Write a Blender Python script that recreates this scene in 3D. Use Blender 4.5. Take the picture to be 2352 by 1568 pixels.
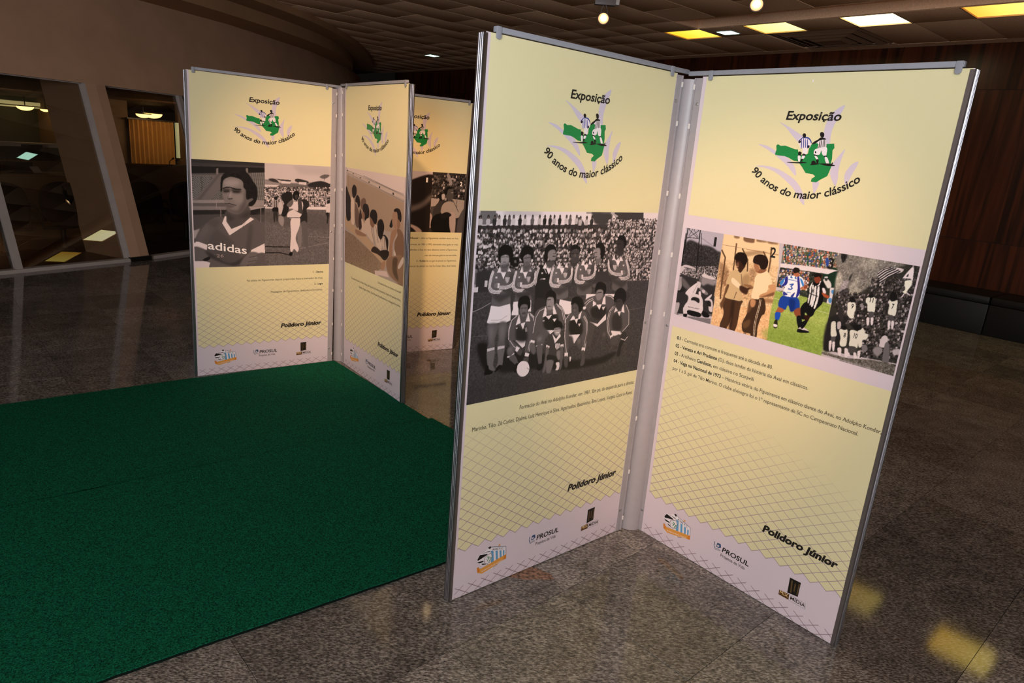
# Exhibition stands in a hall: everything is built here with bmesh / from_pydata, procedural materials only.
import bpy, bmesh, math, random
import numpy as np
from mathutils import Vector, Matrix

for o in list(bpy.data.objects):
    bpy.data.objects.remove(o, do_unlink=True)
SC = bpy.context.scene
COL = SC.collection
R = math.radians

# ---------------------------------------------------------------- camera
F_PX, PITCH, ROLL, HC = 1542.25, 0.27602, 0.083727, 1.66698
cam_d = bpy.data.cameras.new('camera')
cam_d.sensor_fit = 'HORIZONTAL'; cam_d.sensor_width = 36.0
cam_d.lens = F_PX/2352*36.0; cam_d.clip_start = 0.05; cam_d.clip_end = 100
cam = bpy.data.objects.new('camera', cam_d); COL.objects.link(cam)
fw = Vector((0, math.cos(PITCH), -math.sin(PITCH))); r0 = Vector((1, 0, 0)); u0 = r0.cross(fw)
rt = r0*math.cos(ROLL)+u0*math.sin(ROLL); up = -r0*math.sin(ROLL)+u0*math.cos(ROLL)
cam.matrix_world = Matrix(((rt.x, up.x, -fw.x, 0), (rt.y, up.y, -fw.y, 0), (rt.z, up.z, -fw.z, HC), (0, 0, 0, 1)))
SC.camera = cam

# ---------------------------------------------------------------- world, exposure, lights
W = bpy.data.worlds.new('world'); SC.world = W; W.use_nodes = True
W.node_tree.nodes['Background'].inputs[0].default_value = (0.9, 0.75, 0.62, 1)
W.node_tree.nodes['Background'].inputs[1].default_value = 0.004
SC.view_settings.view_transform = 'Standard'; SC.view_settings.look = 'None'
SC.view_settings.exposure = 0.0; SC.view_settings.gamma = 1.0; SC.view_settings.use_curve_mapping = False

def light(name, kind, loc, power, color, target=None, size=0.1, size_y=None, angle=60, blend=0.6):
    d = bpy.data.lights.new(name, kind); d.energy = power; d.color = color
    if kind == 'AREA':
        d.size = size
        if size_y: d.shape = 'RECTANGLE'; d.size_y = size_y
    else:
        d.shadow_soft_size = size
    if kind == 'SPOT': d.spot_size = R(angle); d.spot_blend = blend
    o = bpy.data.objects.new(name, d); COL.objects.link(o); o.location = loc
    if target is not None:
        o.rotation_euler = (Vector(target)-Vector(loc)).to_track_quat('-Z', 'Y').to_euler()
    return o
FLASH = (0.86, 0.99, 1.10); WARM = (1.0, 0.56, 0.27); TUNG = (1.0, 0.70, 0.45)
# on-camera flash, just above the lens
light('camera_flash', 'SPOT', (0.02, -0.02, 1.86), 92, FLASH, (0.0, 3.0, 2.35), 0.035, angle=92, blend=1.0)
# track spotlights of the exhibition, above and behind the photographer, aimed at the panel corners
light('track_spot_beam', 'SPOT', (0.35, 0.2, 3.1), 520, WARM, (0.72, 2.80, 0.92), 0.06, angle=31, blend=1.0)
light('track_spot_beam', 'SPOT', (-0.55, 1.7, 3.1), 460, WARM, (-1.25, 4.85, 1.05), 0.06, angle=38, blend=1.0)
light('track_spot_beam', 'SPOT', (0.7, 2.5, 3.15), 330, WARM, (-0.62, 5.38, 1.15), 0.06, angle=32, blend=1.0)
light('ceiling_warm_fill', 'POINT', (3.0, 5.9, 2.95), 10, (1.0, 0.62, 0.36), size=0.15)  # unseen point fill, added to warm the ceiling on the right
# unseen area fills, added to brighten the hall from behind and overhead
light('rear_fill', 'AREA', (-3.2, -4.6, 1.9), 860, (0.98, 0.98, 0.99), (-2.0, 5, 1.5), 6.0, 2.4)
light('overhead_fill', 'AREA', (-1.5, -1.5, 3.35), 60, (1.0, 0.88, 0.78), (-1.5, -1.5, 0), 4.0, 2.0)

# ---------------------------------------------------------------- helpers
def tag(o, label=None, cat=None, group=None, kind=None):
    if label: o['label'] = label
    if cat: o['category'] = cat
    if group: o['group'] = group
    if kind: o['kind'] = kind
    return o
def empty(name, loc, rz=0):
    o = bpy.data.objects.new(name, None); COL.objects.link(o)
    o.location = loc; o.rotation_euler = (0, 0, rz); o.empty_display_size = 0.1
    return o
class MB:
    """collects faces into one mesh, with an optional matrix"""
    def __init__(s, M=None): s.v = []; s.f = []; s.M = M; s.sm = []
    def add(s, vs, fs, smooth=False):
        n = len(s.v)
        for p in vs:
            p = Vector(p)
            s.v.append(tuple(s.M @ p) if s.M is not None else tuple(p))
        for f in fs: s.f.append([n+i for i in f]); s.sm.append(smooth)
        return s
    def box(s, a, b, bev=0.0):
        (x0, y0, z0), (x1, y1, z1) = a, b
        x0, x1 = min(x0, x1), max(x0, x1); y0, y1 = min(y0, y1), max(y0, y1); z0, z1 = min(z0, z1), max(z0, z1)
        if bev <= 0:
            return s.add([(x0, y0, z0), (x1, y0, z0), (x1, y1, z0), (x0, y1, z0), (x0, y0, z1), (x1, y0, z1), (x1, y1, z1), (x0, y1, z1)],
                         [(0, 3, 2, 1), (4, 5, 6, 7), (0, 1, 5, 4), (1, 2, 6, 5), (2, 3, 7, 6), (3, 0, 4, 7)])
        bm = bmesh.new(); bmesh.ops.create_cube(bm, size=1)
        for v in bm.verts: v.co = Vector(((x0+x1)/2+v.co.x*(x1-x0), (y0+y1)/2+v.co.y*(y1-y0), (z0+z1)/2+v.co.z*(z1-z0)))
        bmesh.ops.bevel(bm, geom=list(bm.edges), offset=min(bev, (x1-x0)*.45, (y1-y0)*.45, (z1-z0)*.45), segments=2, affect='EDGES', profile=.6)
        bm.verts.index_update()
        s.add([v.co for v in bm.verts], [[v.index for v in f.verts] for f in bm.faces], True); bm.free()
        return s
    def tube(s, pts, rad, n=10, cap=True):
        pts = [Vector(p) for p in pts]; rings = []
        for i, p in enumerate(pts):
            d = (pts[min(i+1, len(pts)-1)]-pts[max(i-1, 0)]).normalized()
            a = d.orthogonal().normalized() if i == 0 else (prev-d*prev.dot(d)).normalized()
            prev = a; b = d.cross(a)
            r = rad[i] if isinstance(rad, (list, tuple)) else rad
            rings.append([p+(a*math.cos(2*math.pi*k/n)+b*math.sin(2*math.pi*k/n))*r for k in range(n)])
        vs = [q for r_ in rings for q in r_]; fs = []
        for i in range(len(rings)-1):
            for k in range(n):
                fs.append((i*n+k, i*n+(k+1) % n, (i+1)*n+(k+1) % n, (i+1)*n+k))
        if cap: fs.append(tuple(range(n))[::-1]); fs.append(tuple((len(rings)-1)*n+k for k in range(n)))
        return s.add(vs, fs, True)
    def prism(s, poly, h0, h1, axis=2):
        """extrude a 2D polygon; axis = extrusion axis"""
        n = len(poly)
        def P(q, h): return (q[0], q[1], h) if axis == 2 else ((q[0], h, q[1]) if axis == 1 else (h, q[0], q[1]))
        vs = [P(q, h0) for q in poly]+[P(q, h1) for q in poly]
        fs = [tuple(range(n))[::-1], tuple(range(n, 2*n))]+[(i, (i+1) % n, n+(i+1) % n, n+i) for i in range(n)]
        return s.add(vs, fs)
    def mesh(s, name):
        m = bpy.data.meshes.new(name); m.from_pydata(s.v, [], s.f)
        m.polygons.foreach_set('use_smooth', s.sm)
        bm = bmesh.new(); bm.from_mesh(m); bmesh.ops.recalc_face_normals(bm, faces=bm.faces); bm.to_mesh(m); bm.free()
        if any(s.sm): m.set_sharp_from_angle(angle=R(40))
        return m
    def build(s, name, mat, parent=None, **kw):
        return place(name, s.mesh(name), mat, parent, **kw)
def place(name, m, mat, parent=None, **kw):
    if mat is not None and not m.materials: m.materials.append(mat)
    o = bpy.data.objects.new(name, m); COL.objects.link(o)
    if parent is not None:
        o.parent = parent
    return tag(o, **kw) if kw else o
def copy_tree(o, parent=None):
    c = o.copy(); COL.objects.link(c)
    if parent is not None: c.parent = parent
    for ch in o.children: copy_tree(ch, c)
    return c

# ---------------------------------------------------------------- materials
def srgb(c):
    return tuple(((x/255)/12.92 if x/255 <= .04045 else ((x/255+.055)/1.055)**2.4) for x in c)
def mat(name, col, rough=.5, metal=0., spec=.5, noise=None, bump=None, coat=0., emit=None, estr=0., trans=0., ior=1.45, stretch=(1, 1, 1)):
    """noise=(scale, amount, detail) mottles the colour; bump=(scale, strength)"""
    m = bpy.data.materials.new(name); m.use_nodes = True
    nt = m.node_tree; N = nt.nodes; L = nt.links; b = N['Principled BSDF']
    c = (*srgb(col), 1); b.inputs['Base Color'].default_value = c
    b.inputs['Roughness'].default_value = rough; b.inputs['Metallic'].default_value = metal
    b.inputs['Specular IOR Level'].default_value = spec; b.inputs['Coat Weight'].default_value = coat
    b.inputs['Coat Roughness'].default_value = .12
    b.inputs['Transmission Weight'].default_value = trans; b.inputs['IOR'].default_value = ior
    if emit: b.inputs['Emission Color'].default_value = (*srgb(emit), 1); b.inputs['Emission Strength'].default_value = estr
    tc = N.new('ShaderNodeTexCoord'); mp = N.new('ShaderNodeMapping'); mp.inputs['Scale'].default_value = stretch
    L.new(tc.outputs['Object'], mp.inputs['Vector'])
    if noise:
        n = N.new('ShaderNodeTexNoise'); n.inputs['Scale'].default_value = noise[0]; n.inputs['Detail'].default_value = noise[2] if len(noise) > 2 else 4
        L.new(mp.outputs[0], n.inputs['Vector'])
        r = N.new('ShaderNodeMapRange'); r.inputs['From Min'].default_value = .3; r.inputs['From Max'].default_value = .7
        r.inputs['To Min'].default_value = 1-noise[1]; r.inputs['To Max'].default_value = 1+noise[1]
        L.new(n.outputs['Fac'], r.inputs['Value'])
        mx = N.new('ShaderNodeMix'); mx.data_type = 'RGBA'; mx.blend_type = 'MULTIPLY'; mx.inputs['Factor'].default_value = 1
        mx.inputs[6].default_value = c; L.new(r.outputs[0], mx.inputs[7]); L.new(mx.outputs[2], b.inputs['Base Color'])
    if bump:
        n2 = N.new('ShaderNodeTexNoise'); n2.inputs['Scale'].default_value = bump[0]; n2.inputs['Detail'].default_value = 3
        L.new(mp.outputs[0], n2.inputs['Vector'])
        bp = N.new('ShaderNodeBump'); bp.inputs['Strength'].default_value = bump[1]; bp.inputs['Distance'].default_value = .004
        L.new(n2.outputs['Fac'], bp.inputs['Height']); L.new(bp.outputs[0], b.inputs['Normal'])
    return m
def mat_emit(name, col, strength, col2=None, axis=None):
    m = bpy.data.materials.new(name); m.use_nodes = True; nt = m.node_tree; N = nt.nodes; L = nt.links
    b = N['Principled BSDF']; b.inputs['Base Color'].default_value = (.6, .6, .55, 1); b.inputs['Roughness'].default_value = .4
    b.inputs['Emission Strength'].default_value = strength; b.inputs['Emission Color'].default_value = (*srgb(col), 1)
    if col2:
        # uneven tubes behind the diffuser
        tc = N.new('ShaderNodeTexCoord'); sp = N.new('ShaderNodeSeparateXYZ'); L.new(tc.outputs['Object'], sp.inputs[0])
        r = N.new('ShaderNodeMapRange'); r.inputs['From Min'].default_value = -.28; r.inputs['From Max'].default_value = .28
        L.new(sp.outputs[axis or 0], r.inputs['Value'])
        mx = N.new('ShaderNodeMix'); mx.data_type = 'RGBA'; mx.inputs[6].default_value = (*srgb(col2), 1); mx.inputs[7].default_value = (*srgb(col), 1)
        L.new(r.outputs[0], mx.inputs['Factor']); L.new(mx.outputs[2], b.inputs['Emission Color'])
    return m
def mat_attr(name, rough=.42, spec=.22, bumpy=True):
    """printed sheet: colour comes from the mesh colour attribute"""
    m = bpy.data.materials.new(name); m.use_nodes = True; nt = m.node_tree; N = nt.nodes; L = nt.links
    b = N['Principled BSDF']; a = N.new('ShaderNodeAttribute'); a.attribute_name = 'Col'
    L.new(a.outputs['Color'], b.inputs['Base Color'])
    b.inputs['Roughness'].default_value = rough; b.inputs['Specular IOR Level'].default_value = spec
    return m
def mat_granite():
    m = bpy.data.materials.new('polished granite'); m.use_nodes = True; nt = m.node_tree; N = nt.nodes; L = nt.links
    b = N['Principled BSDF']; g = N.new('ShaderNodeNewGeometry')
    inf = N.new('ShaderNodeObjectInfo')
    add = N.new('ShaderNodeVectorMath'); add.operation = 'MULTIPLY_ADD'
    L.new(inf.outputs['Random'], add.inputs[0]); add.inputs[1].default_value = (37, 19, 11); L.new(g.outputs['Position'], add.inputs[2])
    def noise(sc, det, src=None, rough=.6):
        n = N.new('ShaderNodeTexNoise'); n.inputs['Scale'].default_value = sc; n.inputs['Detail'].default_value = det; n.inputs['Roughness'].default_value = rough
        L.new(src or add.outputs[0], n.inputs['Vector']); return n
    mp = N.new('ShaderNodeMapping'); mp.inputs['Rotation'].default_value = (0, 0, R(20)); mp.inputs['Scale'].default_value = (1, 2.2, 1)
    L.new(add.outputs[0], mp.inputs['Vector'])
    n1 = noise(75, 3, mp.outputs[0], .65); n2 = noise(8, 4); n3 = noise(1.6, 2)
    cr = N.new('ShaderNodeValToRGB'); e = cr.color_ramp.elements
    e[0].position = .34; e[0].color = (*srgb((60, 58, 57)), 1)
    e[1].position = .68; e[1].color = (*srgb((182, 178, 172)), 1)
    k = cr.color_ramp.elements.new(.5); k.color = (*srgb((120, 114, 110)), 1)
    L.new(n1.outputs['Fac'], cr.inputs['Fac'])
    r2 = N.new('ShaderNodeMapRange'); r2.inputs['From Min'].default_value = .3; r2.inputs['From Max'].default_value = .7
    r2.inputs['To Min'].default_value = .72; r2.inputs['To Max'].default_value = 1.25; L.new(n2.outputs['Fac'], r2.inputs['Value'])
    r3 = N.new('ShaderNodeMapRange'); r3.inputs['To Min'].default_value = .66; r3.inputs['To Max'].default_value = 1.12
    L.new(inf.outputs['Random'], r3.inputs['Value'])
    ml = N.new('ShaderNodeMath'); ml.operation = 'MULTIPLY'; L.new(r2.outputs[0], ml.inputs[0]); L.new(r3.outputs[0], ml.inputs[1])
    mx = N.new('ShaderNodeMix'); mx.data_type = 'RGBA'; mx.blend_type = 'MULTIPLY'; mx.inputs['Factor'].default_value = 1
    L.new(cr.outputs[0], mx.inputs[6]); L.new(ml.outputs[0], mx.inputs[7]); L.new(mx.outputs[2], b.inputs['Base Color'])
    rr = N.new('ShaderNodeMapRange'); rr.inputs['To Min'].default_value = .03; rr.inputs['To Max'].default_value = .08
    L.new(n2.outputs['Fac'], rr.inputs['Value']); L.new(rr.outputs[0], b.inputs['Roughness'])
    b.inputs['Specular IOR Level'].default_value = .5
    bp = N.new('ShaderNodeBump'); bp.inputs['Strength'].default_value = .05; bp.inputs['Distance'].default_value = .01
    L.new(n3.outputs['Fac'], bp.inputs['Height'])
    bp2 = N.new('ShaderNodeBump'); bp2.inputs['Strength'].default_value = .05; bp2.inputs['Distance'].default_value = .001
    L.new(n1.outputs['Fac'], bp2.inputs['Height']); L.new(bp.outputs[0], bp2.inputs['Normal']); L.new(bp2.outputs[0], b.inputs['Normal'])
    return m
def mat_wood(name, dark, lit, rough=.3, scale=3.0):
    m = bpy.data.materials.new(name); m.use_nodes = True; nt = m.node_tree; N = nt.nodes; L = nt.links
    b = N['Principled BSDF']; g = N.new('ShaderNodeTexCoord'); inf = N.new('ShaderNodeObjectInfo')
    add = N.new('ShaderNodeVectorMath'); add.operation = 'MULTIPLY_ADD'
    L.new(inf.outputs['Random'], add.inputs[0]); add.inputs[1].default_value = (13, 7, 5); L.new(g.outputs['Object'], add.inputs[2])
    mp = N.new('ShaderNodeMapping'); mp.inputs['Scale'].default_value = (scale*3, scale*3, scale*.16); L.new(add.outputs[0], mp.inputs['Vector'])
    n = N.new('ShaderNodeTexNoise'); n.inputs['Scale'].default_value = 1; n.inputs['Detail'].default_value = 6; n.inputs['Distortion'].default_value = 1.2
    L.new(mp.outputs[0], n.inputs['Vector'])
    cr = N.new('ShaderNodeValToRGB'); e = cr.color_ramp.elements
    e[0].position = .35; e[0].color = (*srgb(dark), 1); e[1].position = .7; e[1].color = (*srgb(lit), 1)
    L.new(n.outputs['Fac'], cr.inputs['Fac']); L.new(cr.outputs[0], b.inputs['Base Color'])
    b.inputs['Roughness'].default_value = rough; b.inputs['Specular IOR Level'].default_value = .5
    return m
def mat_glass(name):
    m = bpy.data.materials.new(name); m.use_nodes = True; nt = m.node_tree; N = nt.nodes; L = nt.links
    out = N['Material Output']; N.remove(N['Principled BSDF'])
    t = N.new('ShaderNodeBsdfTransparent'); t.inputs[0].default_value = (.80, .78, .74, 1)
    g = N.new('ShaderNodeBsdfGlossy'); g.inputs['Roughness'].default_value = .004; g.inputs['Color'].default_value = (.95, .97, .95, 1)
    f = N.new('ShaderNodeFresnel'); f.inputs[0].default_value = 1.52
    ge = N.new('ShaderNodeNewGeometry'); io_ = N.new('ShaderNodeMapRange'); io_.inputs['To Min'].default_value = 1.52; io_.inputs['To Max'].default_value = 1/1.52
    L.new(ge.outputs['Backfacing'], io_.inputs['Value']); L.new(io_.outputs[0], f.inputs[0])
    k = N.new('ShaderNodeMath'); k.operation = 'MULTIPLY'; k.inputs[1].default_value = 1.4; k.use_clamp = True; L.new(f.outputs[0], k.inputs[0])
    mx = N.new('ShaderNodeMixShader'); L.new(k.outputs[0], mx.inputs[0]); L.new(t.outputs[0], mx.inputs[1]); L.new(g.outputs[0], mx.inputs[2])
    L.new(mx.outputs[0], out.inputs[0])
    return m
M_FLOOR = mat_granite()
M_GROUT = mat('dark grout', (66, 58, 50), .7, noise=(20, .2))
M_PATCH = mat('exposed pebble patch', (134, 104, 86), .5, noise=(70, .8, 2), bump=(80, .8))
M_CARPET = mat('green needle felt', (11, 86, 62), .95, spec=.1, noise=(170, .75, 2), bump=(260, 1.0))
M_PLASTER = mat('beige plaster', (196, 158, 130), .7, spec=.3, noise=(3, .06), bump=(60, .05))
M_COVE = mat('beige cove plaster', (172, 134, 100), .75, spec=.3, noise=(4, .05))
M_TILE = mat('ceiling tile', (240, 200, 166), .9, spec=.2, noise=(60, .10), bump=(160, .25))
M_GRID = mat('ceiling grid', (104, 80, 64), .6)
M_GRIDL = mat('ceiling tile edge', (205, 165, 130), .6)
M_WOOD = mat_wood('dark stained veneer', (38, 17, 9), (92, 44, 22), .28)
M_WOODF = mat_wood('dark wooden floor boards', (40, 22, 14), (84, 50, 32), .3, 2)
M_BLACKPAINT = mat('black paint', (14, 11, 10), .6)
M_BENCH = mat('black leatherette', (20, 19, 19), .5, spec=.4, bump=(180, .2))
M_FRAME = mat('painted aluminium frame', (176, 166, 162), .4, noise=(6, .05))
M_GLASS = mat_glass('tilted window glass')
M_ALU = mat('brushed aluminium', (190, 190, 196), .30, metal=1., stretch=(40, 40, 1), noise=(4, .04), bump=(8, .03))
M_STEEL = mat('grey enamelled steel', (156, 150, 154), .42, spec=.5, noise=(30, .03))
M_RAIL = mat('grey plastic rail', (140, 142, 152), .42, noise=(60, .04))
M_SCREW = mat('zinc screw', (190, 190, 195), .3, metal=1.)
M_TAB = mat('off-white tab', (214, 208, 204), .5)
M_BOARD = mat('green stained board edge', (58, 84, 72), .6)
M_PAPER = mat('poster paper', (210, 196, 205), .42, spec=.35, noise=(700, .012))
M_CREAM = mat('cream print', (217, 209, 167), .42, spec=.35, noise=(700, .012))
M_PRINT = mat_attr('colour print')
M_INK = mat('black ink', (30, 27, 25), .45, spec=.35)
M_INKSOFT = mat('dark grey ink', (62, 54, 46), .45, spec=.35)
M_WHITEINK = mat('white ink', (236, 230, 232), .45, spec=.35)
M_GREYINK = mat('grey ink', (168, 152, 150), .45, spec=.35)
M_REDINK = mat('pale gold ink', (240, 205, 150), .45, spec=.35)
M_FABRIC = mat('black seat fabric', (16, 15, 16), .85, spec=.2, bump=(260, .3))
M_BLACKP = mat('black plastic', (18, 17, 18), .45)
M_GREYMET = mat('dark grey metal', (70, 66, 64), .4, metal=.6)
M_COUNTER = mat('beige laminate', (128, 100, 72), .5, noise=(5, .06))
M_WHITELAM = mat('pale laminate top', (190, 178, 168), .4)
M_CURTAIN = mat('ochre curtain', (190, 142, 74), .8, noise=(5, .1))
M_INTWALL = mat('brown interior wall', (104, 80, 54), .7, noise=(3, .1))
M_INTDARK = mat('dark green interior wall', (58, 60, 48), .7, noise=(3, .15))
M_INTCEIL = mat('interior ceiling', (92, 62, 44), .7)
M_SPOTBODY = mat('grey spotlight body', (128, 122, 122), .45, noise=(20, .05))
M_SCREEN = mat('dark monitor glass', (10, 12, 12), .2)
M_MIRRORRIM = mat('spot reflector', (240, 190, 140), .25, metal=1.)
# ---------------------------------------------------------------- print painter (pure numpy)
class Canvas:
    """Flat print: a grid of colours over a rectangle of a poster (metres, u right, v up)."""
    def __init__(s, u0, v0, u1, v1, px, base=(200, 190, 195), seed=1):
        s.u0, s.v0, s.px = u0, v0, px
        s.w = int(round((u1-u0)/px)) + 1
        s.h = int(round((v1-v0)/px)) + 1
        s.px_u = (u1-u0)/(s.w-1); s.px_v = (v1-v0)/(s.h-1)
        s.a = np.ones((s.h, s.w, 3), np.float32)*np.array(base, np.float32)
        s.rng = np.random.default_rng(seed)
    def topx(s, P):
        P = np.asarray(P, float)
        return np.stack([(P[:, 0]-s.u0)/s.px_u, (P[:, 1]-s.v0)/s.px_v], 1)
    def mask(s, Q, pad=1):
        x0 = max(int(Q[:, 0].min())-pad, 0); x1 = min(int(Q[:, 0].max())+pad+2, s.w)
        y0 = max(int(Q[:, 1].min())-pad, 0); y1 = min(int(Q[:, 1].max())+pad+2, s.h)
        if x1 <= x0 or y1 <= y0: return None
        ss = 2
        X = (np.arange(x0*ss, x1*ss)+.5)/ss-.5; Y = (np.arange(y0*ss, y1*ss)+.5)/ss-.5
        m = np.zeros((len(Y), len(X)), bool)
        n = len(Q)
        for i in range(n):
            ax, ay = Q[i]; bx, by = Q[(i+1) % n]
            if ay == by: continue
            rows = np.nonzero((ay > Y) != (by > Y))[0]
            if len(rows) == 0: continue
            xc = ax+(Y[rows]-ay)*(bx-ax)/(by-ay)
            m[rows] ^= X[None, :] < xc[:, None]
        m = m.reshape((y1-y0), ss, (x1-x0), ss).mean((1, 3)).astype(np.float32)
        return x0, y0, x1, y1, m
    def fill(s, Q, col, alpha=1., blur=0.):
        r = s.mask(Q, pad=1+int(blur*2.5))
        if r is None: return
        x0, y0, x1, y1, m = r
        if blur > .3:
            k = int(np.ceil(blur*2.2)); g = np.exp(-.5*(np.arange(-k, k+1)/blur)**2); g /= g.sum()
            p = np.pad(m, k, mode='constant')
            t = sum(g[i]*p[:, i:i+m.shape[1]] for i in range(2*k+1))
            m = sum(g[i]*t[i:i+m.shape[0], :] for i in range(2*k+1))
        m = (m*alpha)[..., None]
        s.a[y0:y1, x0:x1] = s.a[y0:y1, x0:x1]*(1-m)+np.array(col, np.float32)*m
    def stroke(s, Q, col, wd, alpha=1.):
        for i in range(len(Q)-1):
            d = Q[i+1]-Q[i]; L = np.hypot(*d)
            if L < 1e-6: continue
            d /= L; n = np.array([-d[1], d[0]])*wd/2; e = d*wd*.3
            s.fill(np.array([Q[i]-n-e, Q[i+1]-n+e, Q[i+1]+n+e, Q[i]+n-e]), col, alpha)
    def noise(s, Q, amp):
        r = s.mask(Q)
        if r is None: return
        x0, y0, x1, y1, m = r
        h, w = m.shape
        a = s.rng.normal(size=(h, w))
        b = s.rng.normal(size=(h//3+2, w//3+2)); b = np.kron(b, np.ones((3, 3)))[:h, :w]
        s.a[y0:y1, x0:x1] += (amp*(a*.55+b*.45)*m)[..., None]
def edges(c, n=3):
    a = c.a
    for i in range(n):
        a[i] = a[n]; a[-1-i] = a[-1-n]
    for i in range(n):
        a[:, i] = a[:, n]; a[:, -1-i] = a[:, -1-n]
def smooth(P, n=4):
    P = np.asarray(P, float); N = len(P); out = []
    t = np.linspace(0, 1, n, endpoint=False)[:, None]
    for i in range(N):
        p0, p1, p2, p3 = P[i-1], P[i], P[(i+1) % N], P[(i+2) % N]
        out.append(.5*((2*p1)+(p2-p0)*t+(2*p0-5*p1+4*p2-p3)*t**2+(3*p1-p0-3*p2+p3)*t**3))
    return np.concatenate(out)
def col_of(tok):
    v = [float(x) for x in tok.split(',')]
    return np.array(v if len(v) == 3 else (v[0]*1.02, v[0]*.97, v[0]*.985))
def pts_of(t):
    v = np.array([float(x) for x in t.split()])
    return v.reshape(-1, 2)/2000.
def person(c, x, y, h, shirt, skin):
    """a spectator: shoulders and head, h pixels tall, feet at y (canvas pixels, y up)"""
    w = h*.42
    c.fill(np.array([[x-w*.5, y], [x+w*.5, y], [x+w*.62, y+h*.45], [x+w*.3, y+h*.66], [x-w*.3, y+h*.66], [x-w*.62, y+h*.45]]), shirt)
    c.fill(np.array([[x-w*.28, y+h*.62], [x+w*.28, y+h*.62], [x+w*.33, y+h*.85], [x, y+h*1.02], [x-w*.33, y+h*.85]]), (34, 30, 30))
    c.fill(np.array([[x-w*.2, y+h*.6], [x+w*.14, y+h*.6], [x+w*.16, y+h*.82], [x-w*.2, y+h*.82]]), skin)
def paint(c, art, scale=1.):
    for line in art.strip().split('\n'):
        f = line.split('|'); t = f[0].split(); op = t[0]
        if op in ('s', 'p', 'l', 'n'):
            alpha, blur, nums = 1., 0., []
            for k in t[1:]:
                if k[0] == 'a': alpha = float(k[1:])
                elif k[0] == 'b': blur = float(k[1:])*.0014/c.px_u
                else: nums.append(k)
            P = pts_of(f[1])
            if op == 's': c.fill(smooth(c.topx(P)), col_of(nums[0]), alpha, blur)
            elif op == 'p': c.fill(c.topx(P), col_of(nums[0]), alpha, blur)
            elif op == 'l': c.stroke(c.topx(P), col_of(nums[0]), max(float(nums[1])*.0014/c.px_u*scale, .8), alpha)
            else: c.noise(c.topx(P), float(nums[0]))
        elif op in ('k', 'q'):
            P = c.topx(pts_of(f[1])); g1, g2 = float(t[1]), float(t[2])
            r = c.mask(P)
            if r is None: continue
            x0, y0, x1, y1, m = r
            Y, X = np.mgrid[y0:y1, x0:x1]
            pat = (np.sin(X*1.5)*np.sin(Y*1.5+X*.4) > .1) if op == 'k' else (np.sin(X*1.25+Y*.12) > 0)
            g = np.where(pat, g1, g2)[..., None]
            mm = m[..., None]*.8
            c.a[y0:y1, x0:x1] = c.a[y0:y1, x0:x1]*(1-mm)+g*mm
        elif op == 'c':
            P = c.topx(pts_of(f[1])); h0, seed = float(f[2].split()[0])/20000/c.px_v*1.0, int(f[2].split()[1])
            r = np.random.default_rng(seed); fl = t[1] if len(t) > 1 else ''
            rows = max(int(abs(P[0, 1]-P[3, 1])/(h0*.62)), 1)
            for i in range(rows+1):
                k = i/max(rows, 1)
                A = P[0]*(1-k)+P[3]*k; B = P[1]*(1-k)+P[2]*k
                n = max(int(abs(B[0]-A[0])/(h0*.5)), 1)
                for j in range(n+1):
                    q = A+(B-A)*(j+r.uniform(-.35, .35))/n
                    h = h0*r.uniform(.75, 1.15); z = r.random()
                    if fl == 'rgb':
                        sh = [(225, 215, 215), (200, 120, 90), (70, 95, 160), (90, 110, 80), (190, 160, 140), (210, 200, 190)][int(z*6)]
                        sk = (165, 110, 85)
                    else:
                        g = (r.uniform(185, 225) if z < .5 else r.uniform(90, 150) if z < .75 else r.uniform(35, 70))
                        if fl == 'dark': g = r.uniform(150, 205) if z < .16 else r.uniform(85, 130) if z < .45 else r.uniform(28, 60)
                        sh = (g, g*.95, g*.96); sk = (120, 105, 100)
                    person(c, q[0], q[1]-h*.6+r.uniform(-.2, .2)*h, h, sh, sk)
        elif op == 'w':
            P = c.topx(pts_of(f[1])); h = float(f[2])/20000/c.px_v*1.5
            r = np.random.default_rng(5); x = P[0, 0]
            n = 0
            while x < P[1, 0]:
                g = r.choice([205, 200, 110, 60, 190, 45]); k = (x-P[0, 0])/(P[1, 0]-P[0, 0])
                y = P[0, 1]*(1-k)+P[1, 1]*k-h
                c.fill(np.array([[x-h*.13, y-h*.45], [x+h*.13, y-h*.45], [x+h*.15, y+h*.1], [x-h*.15, y+h*.1]]), (60, 52, 52))
                person(c, x, y, h*.95, (g, g*.95, g*.96), (125, 108, 102))
                x += h*r.uniform(.5, .95)
    np.clip(c.a, 14, 240, out=c.a)
ART = {}
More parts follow.
